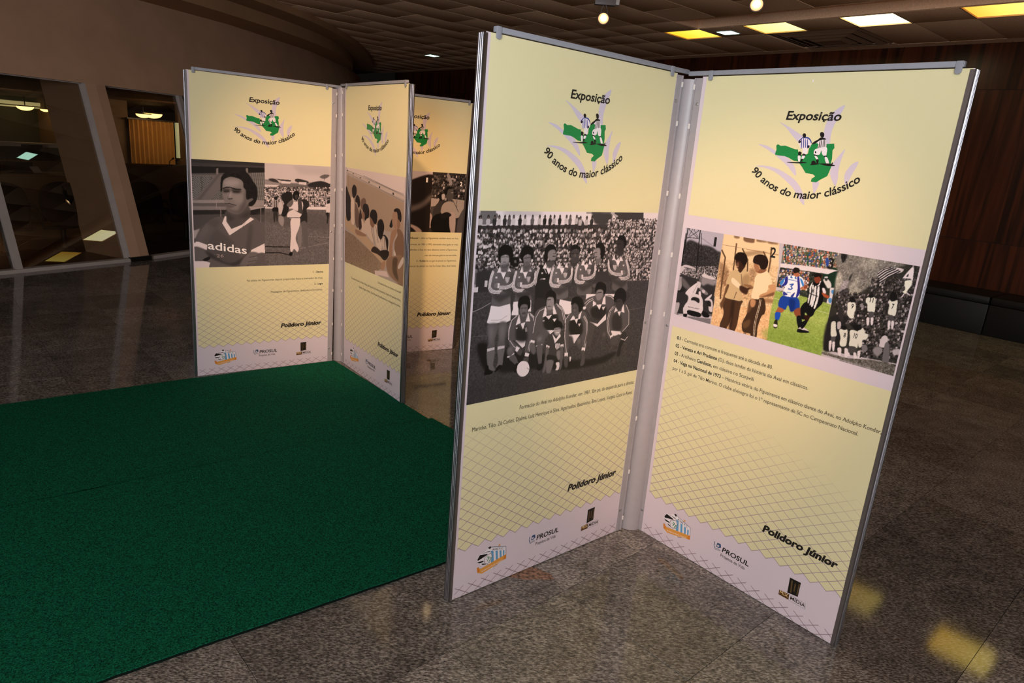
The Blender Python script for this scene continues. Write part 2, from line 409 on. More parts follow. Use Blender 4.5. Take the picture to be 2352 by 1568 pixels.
ART['D'] = '''
p 222|43 2931 1871 2924 1881 2764 46 2795
s 120|51 2928 93 2932 154 2920 197 2895 176 2857 145 2838 58 2838
s 150 a.6 b4|268 2914 561 2910 563 2897 270 2899
p 90|891 2923 1136 2925 1118 2909 897 2916
s 75 b2|1079 2900 1126 2925 1200 2919 1297 2912 1296 2858 1216 2821 1130 2836 1105 2865
p 70|1301 2921 1667 2918 1677 2858 1588 2850 1358 2872
p 180|1286 2912 1307 2919 1376 2894 1356 2883
s 80|924 2864 950 2885 994 2857 1009 2829 950 2822
p 70|40 2826 1872 2834 1891 2540 1846 2340 49 2372
c |1273 2864 1846 2865 1868 2763 1289 2769|300 15
w|54 2901 927 2907|482
w|967 2899 1119 2900|503
c |1299 2835 1840 2834 1864 2724 1317 2732|317 10
c |41 2801 1850 2787 1872 2684 48 2719|432 11
c |39 2732 1856 2700 1880 2588 46 2643|365 12
c |37 2656 1852 2605 1875 2492 45 2567|326 13
c |40 2580 1860 2509 1870 2460 43 2541|287 14
p 60 a.7 b2|43 2541 188 2542 212 2374 52 2378
c |1508 2661 1842 2653 1875 2492 1537 2506|297 15
c |1557 2521 1835 2510 1863 2375 1582 2390|335 16
p 200|122 2460 148 2458 146 2415 122 2417
p 205|45 2418 71 2420 70 2384 46 2384
p 205|1668 2469 1692 2467 1693 2428 1669 2430
p 76|44 2384 203 2382 1066 2385 1333 2385 1840 2369 1907 1210 31 1549
n 12|44 2384 203 2382 1066 2385 1333 2385 1852 2368 1880 1215 31 1549
l 165 1.6|42 2250 114 2271 187 2302
l 120 1.2|1643 2129 1837 2138
l 110 1.2|48 2075 180 2071
l 140 1.2 a.6|1539 2373 1680 2373 1850 2376
s 35 b3|94 2008 159 2021 204 1988 234 1843 214 1785 148 1855
s 40 b3|362 1969 494 1909 765 1860 977 1786 1327 1756 1437 1774 1554 1776 1403 1704 1009 1703 700 1755 454 1768 308 1796
s 62 a.3 b8|51 1728 708 1692 1818 1665 1827 1620 724 1558 44 1593
s 30|333 2576 348 2603 383 2611 409 2596 414 2573 402 2545 366 2542 335 2562
s 110|365 2586 382 2588 387 2569 369 2572
s 108|216 2535 181 2525 166 2492 160 2451 155 2410 163 2377 191 2352 197 2286 263 2268 358 2277 358 2340 385 2386 397 2433 389 2480 378 2518 337 2535 315 2517 283 2465 251 2515
s 50 a.55 b3|196 2361 272 2356 354 2369 382 2386 363 2340 306 2316 260 2300 204 2337
s 50 a.45 b4|341 2501 380 2500 377 2434 329 2441
s 125 a.5 b4|177 2509 212 2508 245 2460 206 2444 175 2468
s 50 a.5 b2|268 2403 382 2391 361 2364 301 2368
l 222 2.0|184 2524 169 2487 161 2446 158 2405 175 2379 213 2365 260 2364
l 222 2.0|190 2520 176 2482 168 2441 166 2409 185 2385 218 2374 268 2373
l 222 2.0|195 2515 183 2479 176 2439 176 2411 193 2391 223 2382 279 2380
l 222 2.0|385 2513 393 2466 388 2424 357 2400 310 2391 251 2395
l 222 2.0|382 2509 387 2462 378 2429 350 2408 309 2400 253 2404
l 222 2.0|378 2500 380 2457 370 2434 343 2416 308 2410 256 2413
p 222|233 2437 254 2433 250 2400 230 2403
s 130|210 2434 233 2435 233 2403 206 2411
p 224|243 2552 222 2509 253 2507 258 2533
p 224|315 2554 345 2510 307 2514 311 2535
p 228|253 2513 305 2512 282 2460
s 205|211 2480 228 2480 227 2470 216 2470
p 215|295 2473 337 2471 332 2441 318 2429 304 2443
l 108 1.3|303 2471 310 2438
l 108 1.3|314 2470 319 2432
l 108 1.3|326 2470 327 2437
p 226|191 2282 263 2268 360 2282 375 2205 375 2161 334 2147 268 2152 198 2147 165 2164 180 2217
l 180 1.5|201 2178 260 2172 290 2174 341 2198
s 112 b2|256 2556 318 2553 315 2517 287 2510 260 2519
s 28|224 2666 249 2692 292 2697 331 2681 351 2640 349 2598 324 2576 312 2609 302 2625 278 2628 256 2617 246 2597 245 2570 230 2602 221 2639
s 158 b1|245 2611 264 2626 304 2626 318 2609 319 2576 308 2558 280 2547 255 2565
s 70 a.7 b3|252 2568 279 2562 319 2572 315 2551 284 2540 256 2552
l 60 1.8 a.7|251 2613 279 2615
l 60 1.8 a.7|287 2615 312 2612
l 120 1.2 a.6|282 2608 281 2592
l 80 1.6|271 2579 292 2578
s 104|418 2524 387 2515 374 2483 369 2444 365 2405 373 2373 399 2350 406 2287 466 2269 552 2279 551 2339 574 2383 584 2427 576 2473 566 2509 528 2525 509 2507 480 2458 451 2505
s 48 a.55 b3|403 2358 473 2353 546 2367 572 2383 555 2339 504 2315 462 2300 411 2335
s 48 a.45 b4|532 2493 567 2491 566 2428 522 2435
s 122 a.5 b4|383 2500 415 2498 446 2453 411 2437 382 2461
s 48 a.5 b2|468 2398 571 2388 552 2362 498 2365
l 222 2.0|390 2514 376 2478 370 2439 368 2400 383 2375 419 2362 461 2361
l 222 2.0|395 2510 383 2474 377 2435 375 2404 393 2381 423 2371 468 2369
l 222 2.0|399 2506 390 2471 383 2432 384 2406 400 2387 427 2379 478 2376
l 222 2.0|572 2504 580 2459 576 2419 548 2396 506 2387 453 2390
l 222 2.0|569 2500 574 2455 567 2424 542 2404 505 2396 454 2399
l 222 2.0|566 2491 568 2451 560 2429 536 2411 504 2405 457 2408
p 222|435 2431 455 2428 452 2396 433 2399
s 130|414 2428 435 2429 436 2398 411 2406
p 224|443 2541 424 2500 453 2497 457 2523
p 224|507 2543 535 2501 501 2505 504 2525
p 228|452 2503 500 2503 480 2453
s 205|415 2472 431 2472 429 2463 420 2462
p 215|491 2466 529 2464 525 2435 513 2423 500 2437
l 104 1.3|499 2463 505 2432
l 104 1.3|508 2463 514 2426
l 104 1.3|519 2462 521 2431
p 226|389 2293 435 2292 446 2191 381 2197
p 226|534 2211 543 2298 554 2290 562 2208
p 70|356 2350 375 2339 391 2242 377 2205
s 105 b2|450 2553 518 2550 516 2512 483 2502 454 2515
s 28|413 2624 431 2670 466 2685 516 2677 540 2639 538 2601 516 2593 510 2616 491 2624 466 2622 447 2604 451 2571 434 2581
s 128 b1|449 2604 467 2620 510 2620 517 2593 513 2560 497 2539 476 2540 458 2557
l 50 1.8 a.75|457 2599 511 2604
s 80 a.6 b2|466 2571 503 2572 501 2562 470 2562
s 60 a.5 b3|458 2562 474 2552 511 2555 498 2533 476 2534
s 42|630 2544 594 2534 578 2502 572 2462 568 2421 577 2389 608 2365 615 2300 686 2282 788 2291 787 2353 815 2398 826 2444 817 2490 805 2528 760 2544 737 2526 703 2475 669 2524
s 30 a.55 b3|613 2373 694 2368 782 2381 812 2398 792 2353 731 2329 682 2314 622 2350
s 30 a.45 b4|765 2511 806 2509 805 2445 753 2452
s 50 a.5 b4|589 2519 626 2517 663 2470 622 2455 588 2479
s 30 a.5 b2|689 2415 811 2403 789 2376 724 2380
l 222 2.0|597 2533 581 2497 574 2457 571 2417 589 2391 631 2378 681 2376
l 222 2.0|603 2529 589 2492 581 2452 580 2421 601 2397 636 2387 689 2385
l 222 2.0|608 2525 597 2489 589 2449 590 2422 609 2403 641 2394 701 2392
l 222 2.0|812 2523 822 2476 816 2435 784 2411 734 2403 671 2406
l 222 2.0|808 2518 815 2472 806 2440 777 2420 733 2412 673 2415
l 222 2.0|804 2509 807 2468 798 2445 769 2427 732 2421 676 2424
p 222|650 2448 674 2445 670 2412 648 2415
s 130|626 2445 650 2446 651 2414 622 2423
p 224|659 2561 637 2519 671 2516 676 2542
p 224|736 2562 769 2519 728 2524 732 2544
p 228|670 2522 726 2522 703 2471
s 205|626 2490 645 2490 643 2480 632 2480
p 215|716 2484 761 2482 756 2452 742 2440 726 2454
l 42 1.3|725 2481 733 2449
l 42 1.3|737 2480 743 2443
l 42 1.3|750 2480 751 2448
s 48|596 2426 772 2416 780 2279 729 2151 713 2042 599 2127 591 2271
s 90 b2|663 2563 742 2567 746 2539 701 2519
s 30|642 2653 671 2687 717 2690 754 2657 757 2615 738 2637 704 2645 678 2625 679 2583 658 2566 640 2598
s 140 b1|674 2625 694 2649 736 2651 756 2622 757 2587 723 2573 688 2583
l 45 1.6|726 2623 754 2624
l 45 2|723 2604 752 2603
p 220|735 2511 769 2509 754 2474
l 225 1.6|655 2514 678 2482
s 112|768 2537 735 2528 722 2495 717 2456 714 2416 723 2385 751 2360 759 2297 824 2279 916 2289 913 2350 938 2394 947 2439 938 2485 926 2522 886 2538 865 2520 836 2470 803 2518
s 50 a.55 b3|756 2369 830 2365 908 2378 935 2395 918 2350 863 2326 820 2311 764 2346
s 50 a.45 b4|890 2505 928 2504 929 2440 881 2447
s 128 a.5 b4|732 2512 765 2511 799 2465 762 2449 731 2473
s 50 a.5 b2|824 2410 934 2399 915 2373 857 2376
l 222 2.0|738 2527 725 2491 719 2451 717 2412 734 2386 772 2374 817 2372
l 222 2.0|744 2523 732 2486 726 2447 725 2416 744 2392 776 2382 825 2381
l 222 2.0|749 2518 739 2484 733 2444 734 2417 752 2398 781 2390 835 2388
l 222 2.0|933 2517 943 2471 939 2431 910 2407 865 2399 808 2402
l 222 2.0|930 2513 936 2467 929 2436 903 2415 864 2408 809 2411
l 222 2.0|926 2504 930 2463 921 2441 896 2423 863 2417 812 2420
p 222|788 2442 809 2439 807 2407 787 2410
s 130|766 2440 788 2441 790 2410 763 2418
p 224|794 2554 775 2513 806 2510 809 2536
p 224|863 2556 894 2513 857 2518 860 2538
p 228|805 2516 856 2516 835 2465
s 205|766 2484 783 2485 781 2475 771 2474
p 215|847 2478 888 2476 884 2447 871 2435 857 2449
l 112 1.3|856 2476 863 2444
l 112 1.3|866 2475 872 2438
l 112 1.3|877 2475 880 2443
p 226|839 2278 962 2250 977 2151 905 2158 834 2238
s 70 b2|901 2575 987 2572 983 2529 934 2520
s 28|896 2633 907 2675 950 2685 994 2659 995 2615 976 2645 926 2646 909 2589
s 80 b1|903 2632 931 2647 981 2645 993 2608 987 2558 950 2545 917 2568
l 35 2|912 2618 980 2616
s 110 a.6 b1|940 2617 955 2617 963 2593 938 2594
s 106|1017 2551 984 2541 972 2508 968 2469 966 2429 975 2397 1004 2373 1013 2309 1077 2291 1168 2302 1164 2363 1187 2408 1195 2453 1186 2499 1173 2536 1133 2552 1113 2534 1085 2483 1052 2532
s 48 a.55 b3|1008 2381 1081 2377 1158 2391 1184 2408 1168 2363 1115 2338 1072 2323 1017 2358
s 48 a.45 b4|1138 2519 1175 2518 1177 2454 1130 2461
s 122 a.5 b4|981 2526 1014 2524 1049 2478 1013 2462 982 2486
s 48 a.5 b2|1074 2423 1183 2412 1165 2386 1107 2389
l 222 2.0|987 2540 975 2504 969 2464 969 2424 986 2398 1024 2386 1069 2385
l 222 2.0|993 2536 982 2499 977 2459 976 2428 996 2405 1028 2395 1076 2393
l 222 2.0|998 2532 989 2497 984 2457 985 2430 1004 2411 1032 2403 1086 2400
l 222 2.0|1179 2531 1190 2485 1187 2444 1159 2421 1115 2412 1058 2415
l 222 2.0|1177 2527 1184 2481 1178 2449 1152 2429 1114 2421 1060 2424
l 222 2.0|1173 2518 1178 2477 1170 2454 1145 2436 1112 2430 1062 2433
p 222|1038 2455 1059 2453 1058 2420 1038 2423
s 130|1017 2453 1039 2454 1041 2422 1014 2431
p 224|1042 2568 1024 2526 1054 2524 1057 2549
p 224|1110 2570 1141 2527 1105 2531 1107 2552
p 228|1053 2529 1104 2530 1084 2479
s 205|1015 2498 1032 2498 1031 2488 1021 2488
p 215|1096 2492 1136 2490 1133 2461 1121 2449 1106 2462
l 106 1.3|1104 2489 1113 2457
l 106 1.3|1114 2489 1121 2451
l 106 1.3|1126 2488 1129 2456
p 226|1115 2299 1218 2292 1214 2246 1142 2229 1115 2201
s 120 b2|1171 2581 1235 2578 1232 2534 1190 2532
s 28|1162 2669 1185 2691 1239 2686 1271 2637 1265 2592 1243 2563 1221 2601 1210 2639 1171 2647
s 150 b1|1160 2640 1180 2654 1212 2646 1221 2601 1215 2572 1183 2573 1158 2596
l 50 1.6|1160 2618 1181 2619
l 60 1.6|1168 2587 1189 2586
s 106|1492 2568 1534 2555 1562 2517 1582 2473 1599 2428 1600 2393 1575 2370 1588 2300 1519 2291 1412 2315 1394 2380 1353 2431 1328 2479 1322 2527 1323 2564 1361 2578 1389 2557 1439 2501 1459 2550
s 48 a.55 b3|1567 2380 1483 2385 1391 2409 1356 2430 1389 2381 1458 2347 1513 2325 1565 2356
s 48 a.45 b4|1367 2544 1327 2545 1348 2478 1397 2481
s 120 a.5 b4|1544 2537 1505 2539 1482 2492 1531 2470 1558 2493
s 48 a.5 b2|1474 2434 1355 2435 1385 2405 1448 2401
l 222 2.0|1531 2554 1560 2513 1581 2468 1597 2423 1586 2397 1546 2387 1494 2392
l 222 2.0|1526 2550 1553 2508 1574 2463 1587 2428 1572 2405 1538 2398 1483 2402
l 222 2.0|1522 2545 1546 2506 1567 2461 1575 2431 1561 2413 1530 2407 1468 2411
l 222 2.0|1318 2560 1322 2513 1340 2469 1379 2441 1431 2427 1495 2423
l 222 2.0|1322 2555 1331 2508 1349 2474 1384 2449 1429 2436 1490 2433
l 222 2.0|1329 2545 1339 2503 1355 2478 1389 2456 1428 2446 1483 2443
p 222|1503 2466 1480 2465 1494 2429 1516 2430
s 130|1529 2461 1503 2464 1513 2430 1540 2436
p 224|1457 2588 1493 2542 1459 2542 1446 2570
p 224|1380 2596 1361 2553 1399 2554 1389 2576
p 228|1458 2548 1401 2552 1441 2496
s 205|1514 2510 1494 2511 1500 2501 1511 2499
p 215|1424 2511 1380 2513 1393 2481 1412 2467 1423 2480
l 106 1.3|1415 2509 1417 2475
l 106 1.3|1404 2509 1410 2470
l 106 1.3|1392 2510 1400 2476
p 226|1328 2285 1442 2277 1434 2254 1399 2264 1319 2274
s 70 b2|1401 2633 1486 2631 1487 2593 1434 2576
s 25|1396 2709 1415 2742 1471 2741 1500 2707 1503 2661 1483 2647 1457 2693 1404 2709
s 62 b1|1391 2701 1431 2712 1474 2692 1483 2647 1466 2617 1425 2621 1397 2656
l 30 1.6|1398 2679 1438 2678
s 100|1178 2375 1216 2369 1209 2346 1176 2352
s 60|589 2289 693 2282 690 2151 643 2068 602 2101
s 105 b2|175 2152 265 2145 261 2082 246 2033 249 1975 185 1974 193 2030 178 2095
s 105 b2|271 2149 348 2144 343 2054 338 2013 340 1978 276 1980 280 2034
s 150 a.6 b6|191 2125 224 2122 222 2022 205 2024
s 150 a.6 b6|291 2124 325 2121 318 2020 301 2022
s 118 b1|184 1962 249 1966 253 1898 249 1843 272 1807 241 1805 212 1818 197 1850
p 200|183 1973 249 1978 250 1960 187 1952
s 118 b1|277 1969 341 1971 336 1887 330 1831 280 1819 291 1875
p 200|276 1979 341 1979 341 1961 278 1956
s 25|185 1847 204 1849 215 1819 246 1801 238 1782 176 1783 180 1815
s 25|280 1819 306 1839 334 1826 288 1795 268 1788
s 100|374 2144 620 2120 607 2073 575 1981 563 1877 536 1900 539 2033 513 1998 440 2016 405 2010 470 1956 462 1918 405 1954 370 2019
s 50 b2|431 2096 538 2100 545 2032 531 2001 438 2030
p 222|428 2026 537 2000 530 1953 510 1941 441 2001
s 105 b2|365 1949 392 1970 423 1952 439 1912 400 1888 369 1911
s 190 a.8 b5|385 1952 406 1947 404 1933 390 1935
l 205 4|374 1889 406 1888 433 1908
s 100|389 1880 440 1897 483 1829 473 1811 435 1836
s 30|459 1828 496 1818 490 1761 448 1767
s 90 b1|456 1919 471 1946 509 1922 501 1885 470 1898
p 226|452 1962 486 1944 462 1914 443 1930
s 90 b1|531 1862 576 1865 575 1817 532 1828
p 226|542 1901 583 1889 576 1865 538 1875
l 215 1.6|377 2143 368 2089 378 2018 428 1961 447 1949
l 215 1.6|614 2120 585 1999 578 1904
l 215 1.6|602 2122 579 2005 567 1915
s 226|484 1820 518 1839 568 1825 594 1785 590 1741 556 1717 513 1723 477 1762 475 1797
l 70 1|573 1780 591 1763
s 100|382 2151 427 2191 464 2192 551 2199 600 2165 608 2124 594 1994 536 1997 446 2007 371 2020 372 2098
s 50 b4|441 2121 494 2086 523 2113 549 1995 446 2007
l 222 1.8|433 2190 387 2160 370 2089 371 2020
l 222 1.8|551 2199 597 2165 608 2124 591 1995
l 222 1.6|560 2184 589 2161 598 2125 583 2006
p 226|451 2199 428 2119 472 2131 464 2163
p 226|535 2208 562 2136 519 2138 526 2172
p 228|474 2127 516 2133 500 2079
s 95 b2|464 2197 526 2196 524 2162 495 2140 467 2162
s 28|432 2263 439 2311 480 2330 525 2322 550 2278 550 2239 529 2226 523 2256 500 2267 469 2265 456 2242 447 2233
s 118 b1|454 2242 469 2265 506 2267 525 2251 526 2211 509 2181 484 2178 459 2207
l 50 1.8 a.75|462 2241 518 2239
l 165 1.2 a.5|491 2241 492 2214
s 60 a.6 b1|478 2208 512 2208 511 2195 482 2195
l 215 1.4|519 2091 529 2062
l 215 1.4|533 2092 539 2061
s 205|430 2100 449 2099 441 2091
s 98|609 2202 699 2238 813 2247 890 2193 919 2093 840 2048 721 2060 647 2038 625 1982 578 1987 592 2102
s 45 b3|699 2158 825 2161 840 2048 721 2056
l 222 1.6|700 2223 646 2206 614 2158 599 2043
l 222 1.6|808 2247 879 2201 913 2131 920 2085
l 222 1.6|820 2232 870 2195 900 2117
p 226|699 2238 680 2154 719 2163 718 2200
p 226|780 2242 822 2169 785 2169 774 2210
p 228|713 2160 775 2166 746 2132
s 110 b1|717 2207 774 2210 773 2181 746 2165 720 2185
s 30|693 2318 713 2349 761 2349 796 2318 801 2266 784 2246 774 2290 747 2307 715 2294 706 2259
s 150 b1|707 2288 728 2304 774 2290 782 2246 769 2210 731 2206 710 2237
l 45 2|712 2284 746 2284
l 180 1 a.5|732 2275 734 2246
l 70 1.8|723 2232 757 2231
p 222|722 2053 821 2042 775 2016
s 100 b2|635 1981 639 2024 700 2070 764 2026 730 1985 713 1927 659 1933
s 150 a.8 b4|651 2001 689 2004 688 1975 654 1979
l 195 3.4|645 1939 702 1942
s 105|650 1934 702 1936 713 1852 711 1784 687 1787
s 28|677 1788 725 1789 716 1741 672 1751
p 226|586 1994 625 1982 623 1960 579 1972
s 110 b1|580 1969 623 1960 642 1906 628 1874 591 1912
p 220|784 2132 824 2132 807 2107
s 205|683 2130 707 2129 696 2122
s 26|810 2063 793 2093 822 2115 869 2106 896 2074 890 2044 869 2057 816 2064
s 165 b1|814 2057 869 2056 882 2030 866 2002 837 1998 815 2023
l 50 2|821 2049 844 2048
l 50 2|854 2048 870 2048
l 225 2|834 2022 864 2019
s 75|797 2010 846 1935 882 2006 913 1972 930 1900 904 1893 896 1854 846 1830 774 1840 784 1908 748 1917 767 1994
p 226|796 2015 833 1937 888 1988 875 2011 841 1971
p 226|746 1937 783 1920 775 1903 745 1917
p 226|892 1920 925 1921 929 1898 899 1894
p 215|839 1934 885 1933 884 1896 859 1884 840 1906
l 75 1.2|849 1932 858 1889
l 75 1.2|863 1931 869 1885
l 75 1.2|874 1932 874 1892
s 110 b1|749 1912 775 1903 772 1830 768 1760 750 1718 733 1725 741 1794
s 45|769 1855 860 1828 852 1789 772 1805
s 120 b1|771 1810 837 1799 826 1732 810 1704 777 1711 766 1751
s 130 b1|861 1868 893 1874 911 1842 894 1793 867 1827
s 105 b1|897 1894 924 1896 932 1788 927 1723 904 1721 902 1813
s 215|863 1777 900 1777 901 1721 868 1720 877 1745
s 100|924 2130 975 2163 1088 2169 1148 2125 1186 1981 1178 1855 1134 1860 1108 1966 990 1986 984 1848 948 1844 925 2009
s 42 b3|968 2103 1088 2100 1116 1980 989 1990
l 222 1.6|956 2153 921 2115 930 1978 970 1834
l 222 1.6|1121 2127 1160 2077 1180 1981 1167 1856
l 215 1.4|1111 2121 1151 2071 1167 1983 1154 1874
p 226|998 2142 968 2103 1024 2106 1013 2130
p 226|1088 2169 1076 2108 1056 2104 1056 2141
p 228|1016 2108 1055 2112 1045 2069
s 28|960 2232 974 2276 1029 2287 1079 2261 1098 2206 1077 2170 1052 2164 1040 2211 1005 2236 976 2227
s 95 b1|977 2208 1001 2233 1038 2211 1052 2164 1036 2135 1005 2134 983 2166
l 35 1.8|986 2196 1021 2197
s 130 a.5 b1|998 2199 1011 2198 1016 2175 1000 2176
p 215|1059 2070 1092 2070 1077 2043
p 224|974 1988 1095 1981 1040 1911
s 85 b2|971 1973 1013 1968 1034 1896 982 1895
s 92 b2|1060 1932 1109 1958 1130 1893 1114 1855 1078 1883
s 140 a.7 b4|1074 1942 1101 1943 1103 1911 1084 1914
p 226|947 1848 984 1844 986 1810 950 1817
s 90 b1|950 1815 986 1810 995 1732 969 1728 950 1766
p 226|1133 1870 1172 1862 1171 1834 1132 1843
s 90 b1|1138 1838 1165 1834 1183 1742 1162 1713 1134 1721 1141 1780
s 220|1005 1806 1024 1802 1016 1765
s 98|1103 2244 1177 2276 1318 2278 1410 2264 1455 2201 1374 2144 1361 2090 1273 2086 1204 2104 1152 2163 1126 2196
s 45 b3|1192 2183 1357 2177 1340 2084 1215 2103
l 222 1.6|1195 2263 1140 2245 1111 2224
l 222 1.6|1203 2251 1152 2232 1124 2208
l 222 1.6|1330 2273 1399 2261 1438 2234
p 226|1199 2240 1203 2194 1242 2208 1228 2226
p 226|1332 2277 1348 2200 1306 2205 1312 2251
p 228|1243 2204 1303 2205 1285 2160
s 28|1207 2328 1220 2376 1267 2385 1324 2359 1336 2304 1312 2282 1301 2314 1255 2328 1224 2319 1219 2296
s 140 b1|1222 2296 1245 2325 1295 2318 1305 2275 1280 2242 1248 2240 1229 2265
l 40 2|1229 2299 1286 2303
l 170 1 a.4|1255 2298 1256 2271
p 222|1182 2075 1279 2046 1367 2121 1375 2073 1283 2022
s 85 b2|1172 2068 1248 2038 1241 1943 1220 1866 1168 1920 1178 1997
s 80 b2|1306 2016 1378 2057 1406 1957 1403 1909 1357 1914
s 150 a.6 b4|1360 1962 1383 1960 1385 1935 1366 1937
p 215|1307 2181 1348 2182 1330 2152
s 220|1096 2198 1125 2200 1126 2181 1102 2179
s 98|1397 2142 1458 2185 1586 2183 1639 2122 1661 2005 1605 1953 1569 1952 1453 1952 1476 1917 1444 1905 1397 1974 1387 2072
s 60 b3|1450 2098 1541 2106 1577 1972 1470 1983
l 222 1.6|1442 2178 1403 2142 1389 2056 1416 1964 1460 1911
l 222 1.6|1599 2174 1644 2113 1662 2005 1593 1950
l 215 1.4|1460 2173 1420 2141 1403 2054 1434 1963
p 226|1473 2164 1460 2121 1503 2137 1491 2159
p 226|1565 2183 1590 2110 1548 2122 1550 2154
p 228|1501 2126 1544 2126 1531 2087
s 28|1436 2258 1459 2308 1513 2324 1572 2288 1588 2223 1571 2200 1562 2185 1538 2219 1489 2234 1465 2208 1443 2218
s 70 b1|1466 2204 1489 2234 1538 2223 1552 2178 1529 2139 1487 2151
l 30 1.6|1470 2212 1516 2214
p 224|1449 1973 1575 1952 1518 1913 1473 1934
p 226|1446 1925 1478 1942 1488 1916 1456 1899
p 226|1545 1955 1590 1938 1575 1919 1543 1935
s 88 b1|1460 1911 1504 1922 1568 1924 1561 1867 1530 1841 1483 1847 1460 1878
s 60 b2|1574 1923 1618 1947 1664 1905 1645 1865 1579 1898
l 210 2.4|1587 1888 1638 1870 1665 1896
s 45|1584 1872 1632 1867 1605 1820 1601 1745 1560 1742 1566 1808
'''
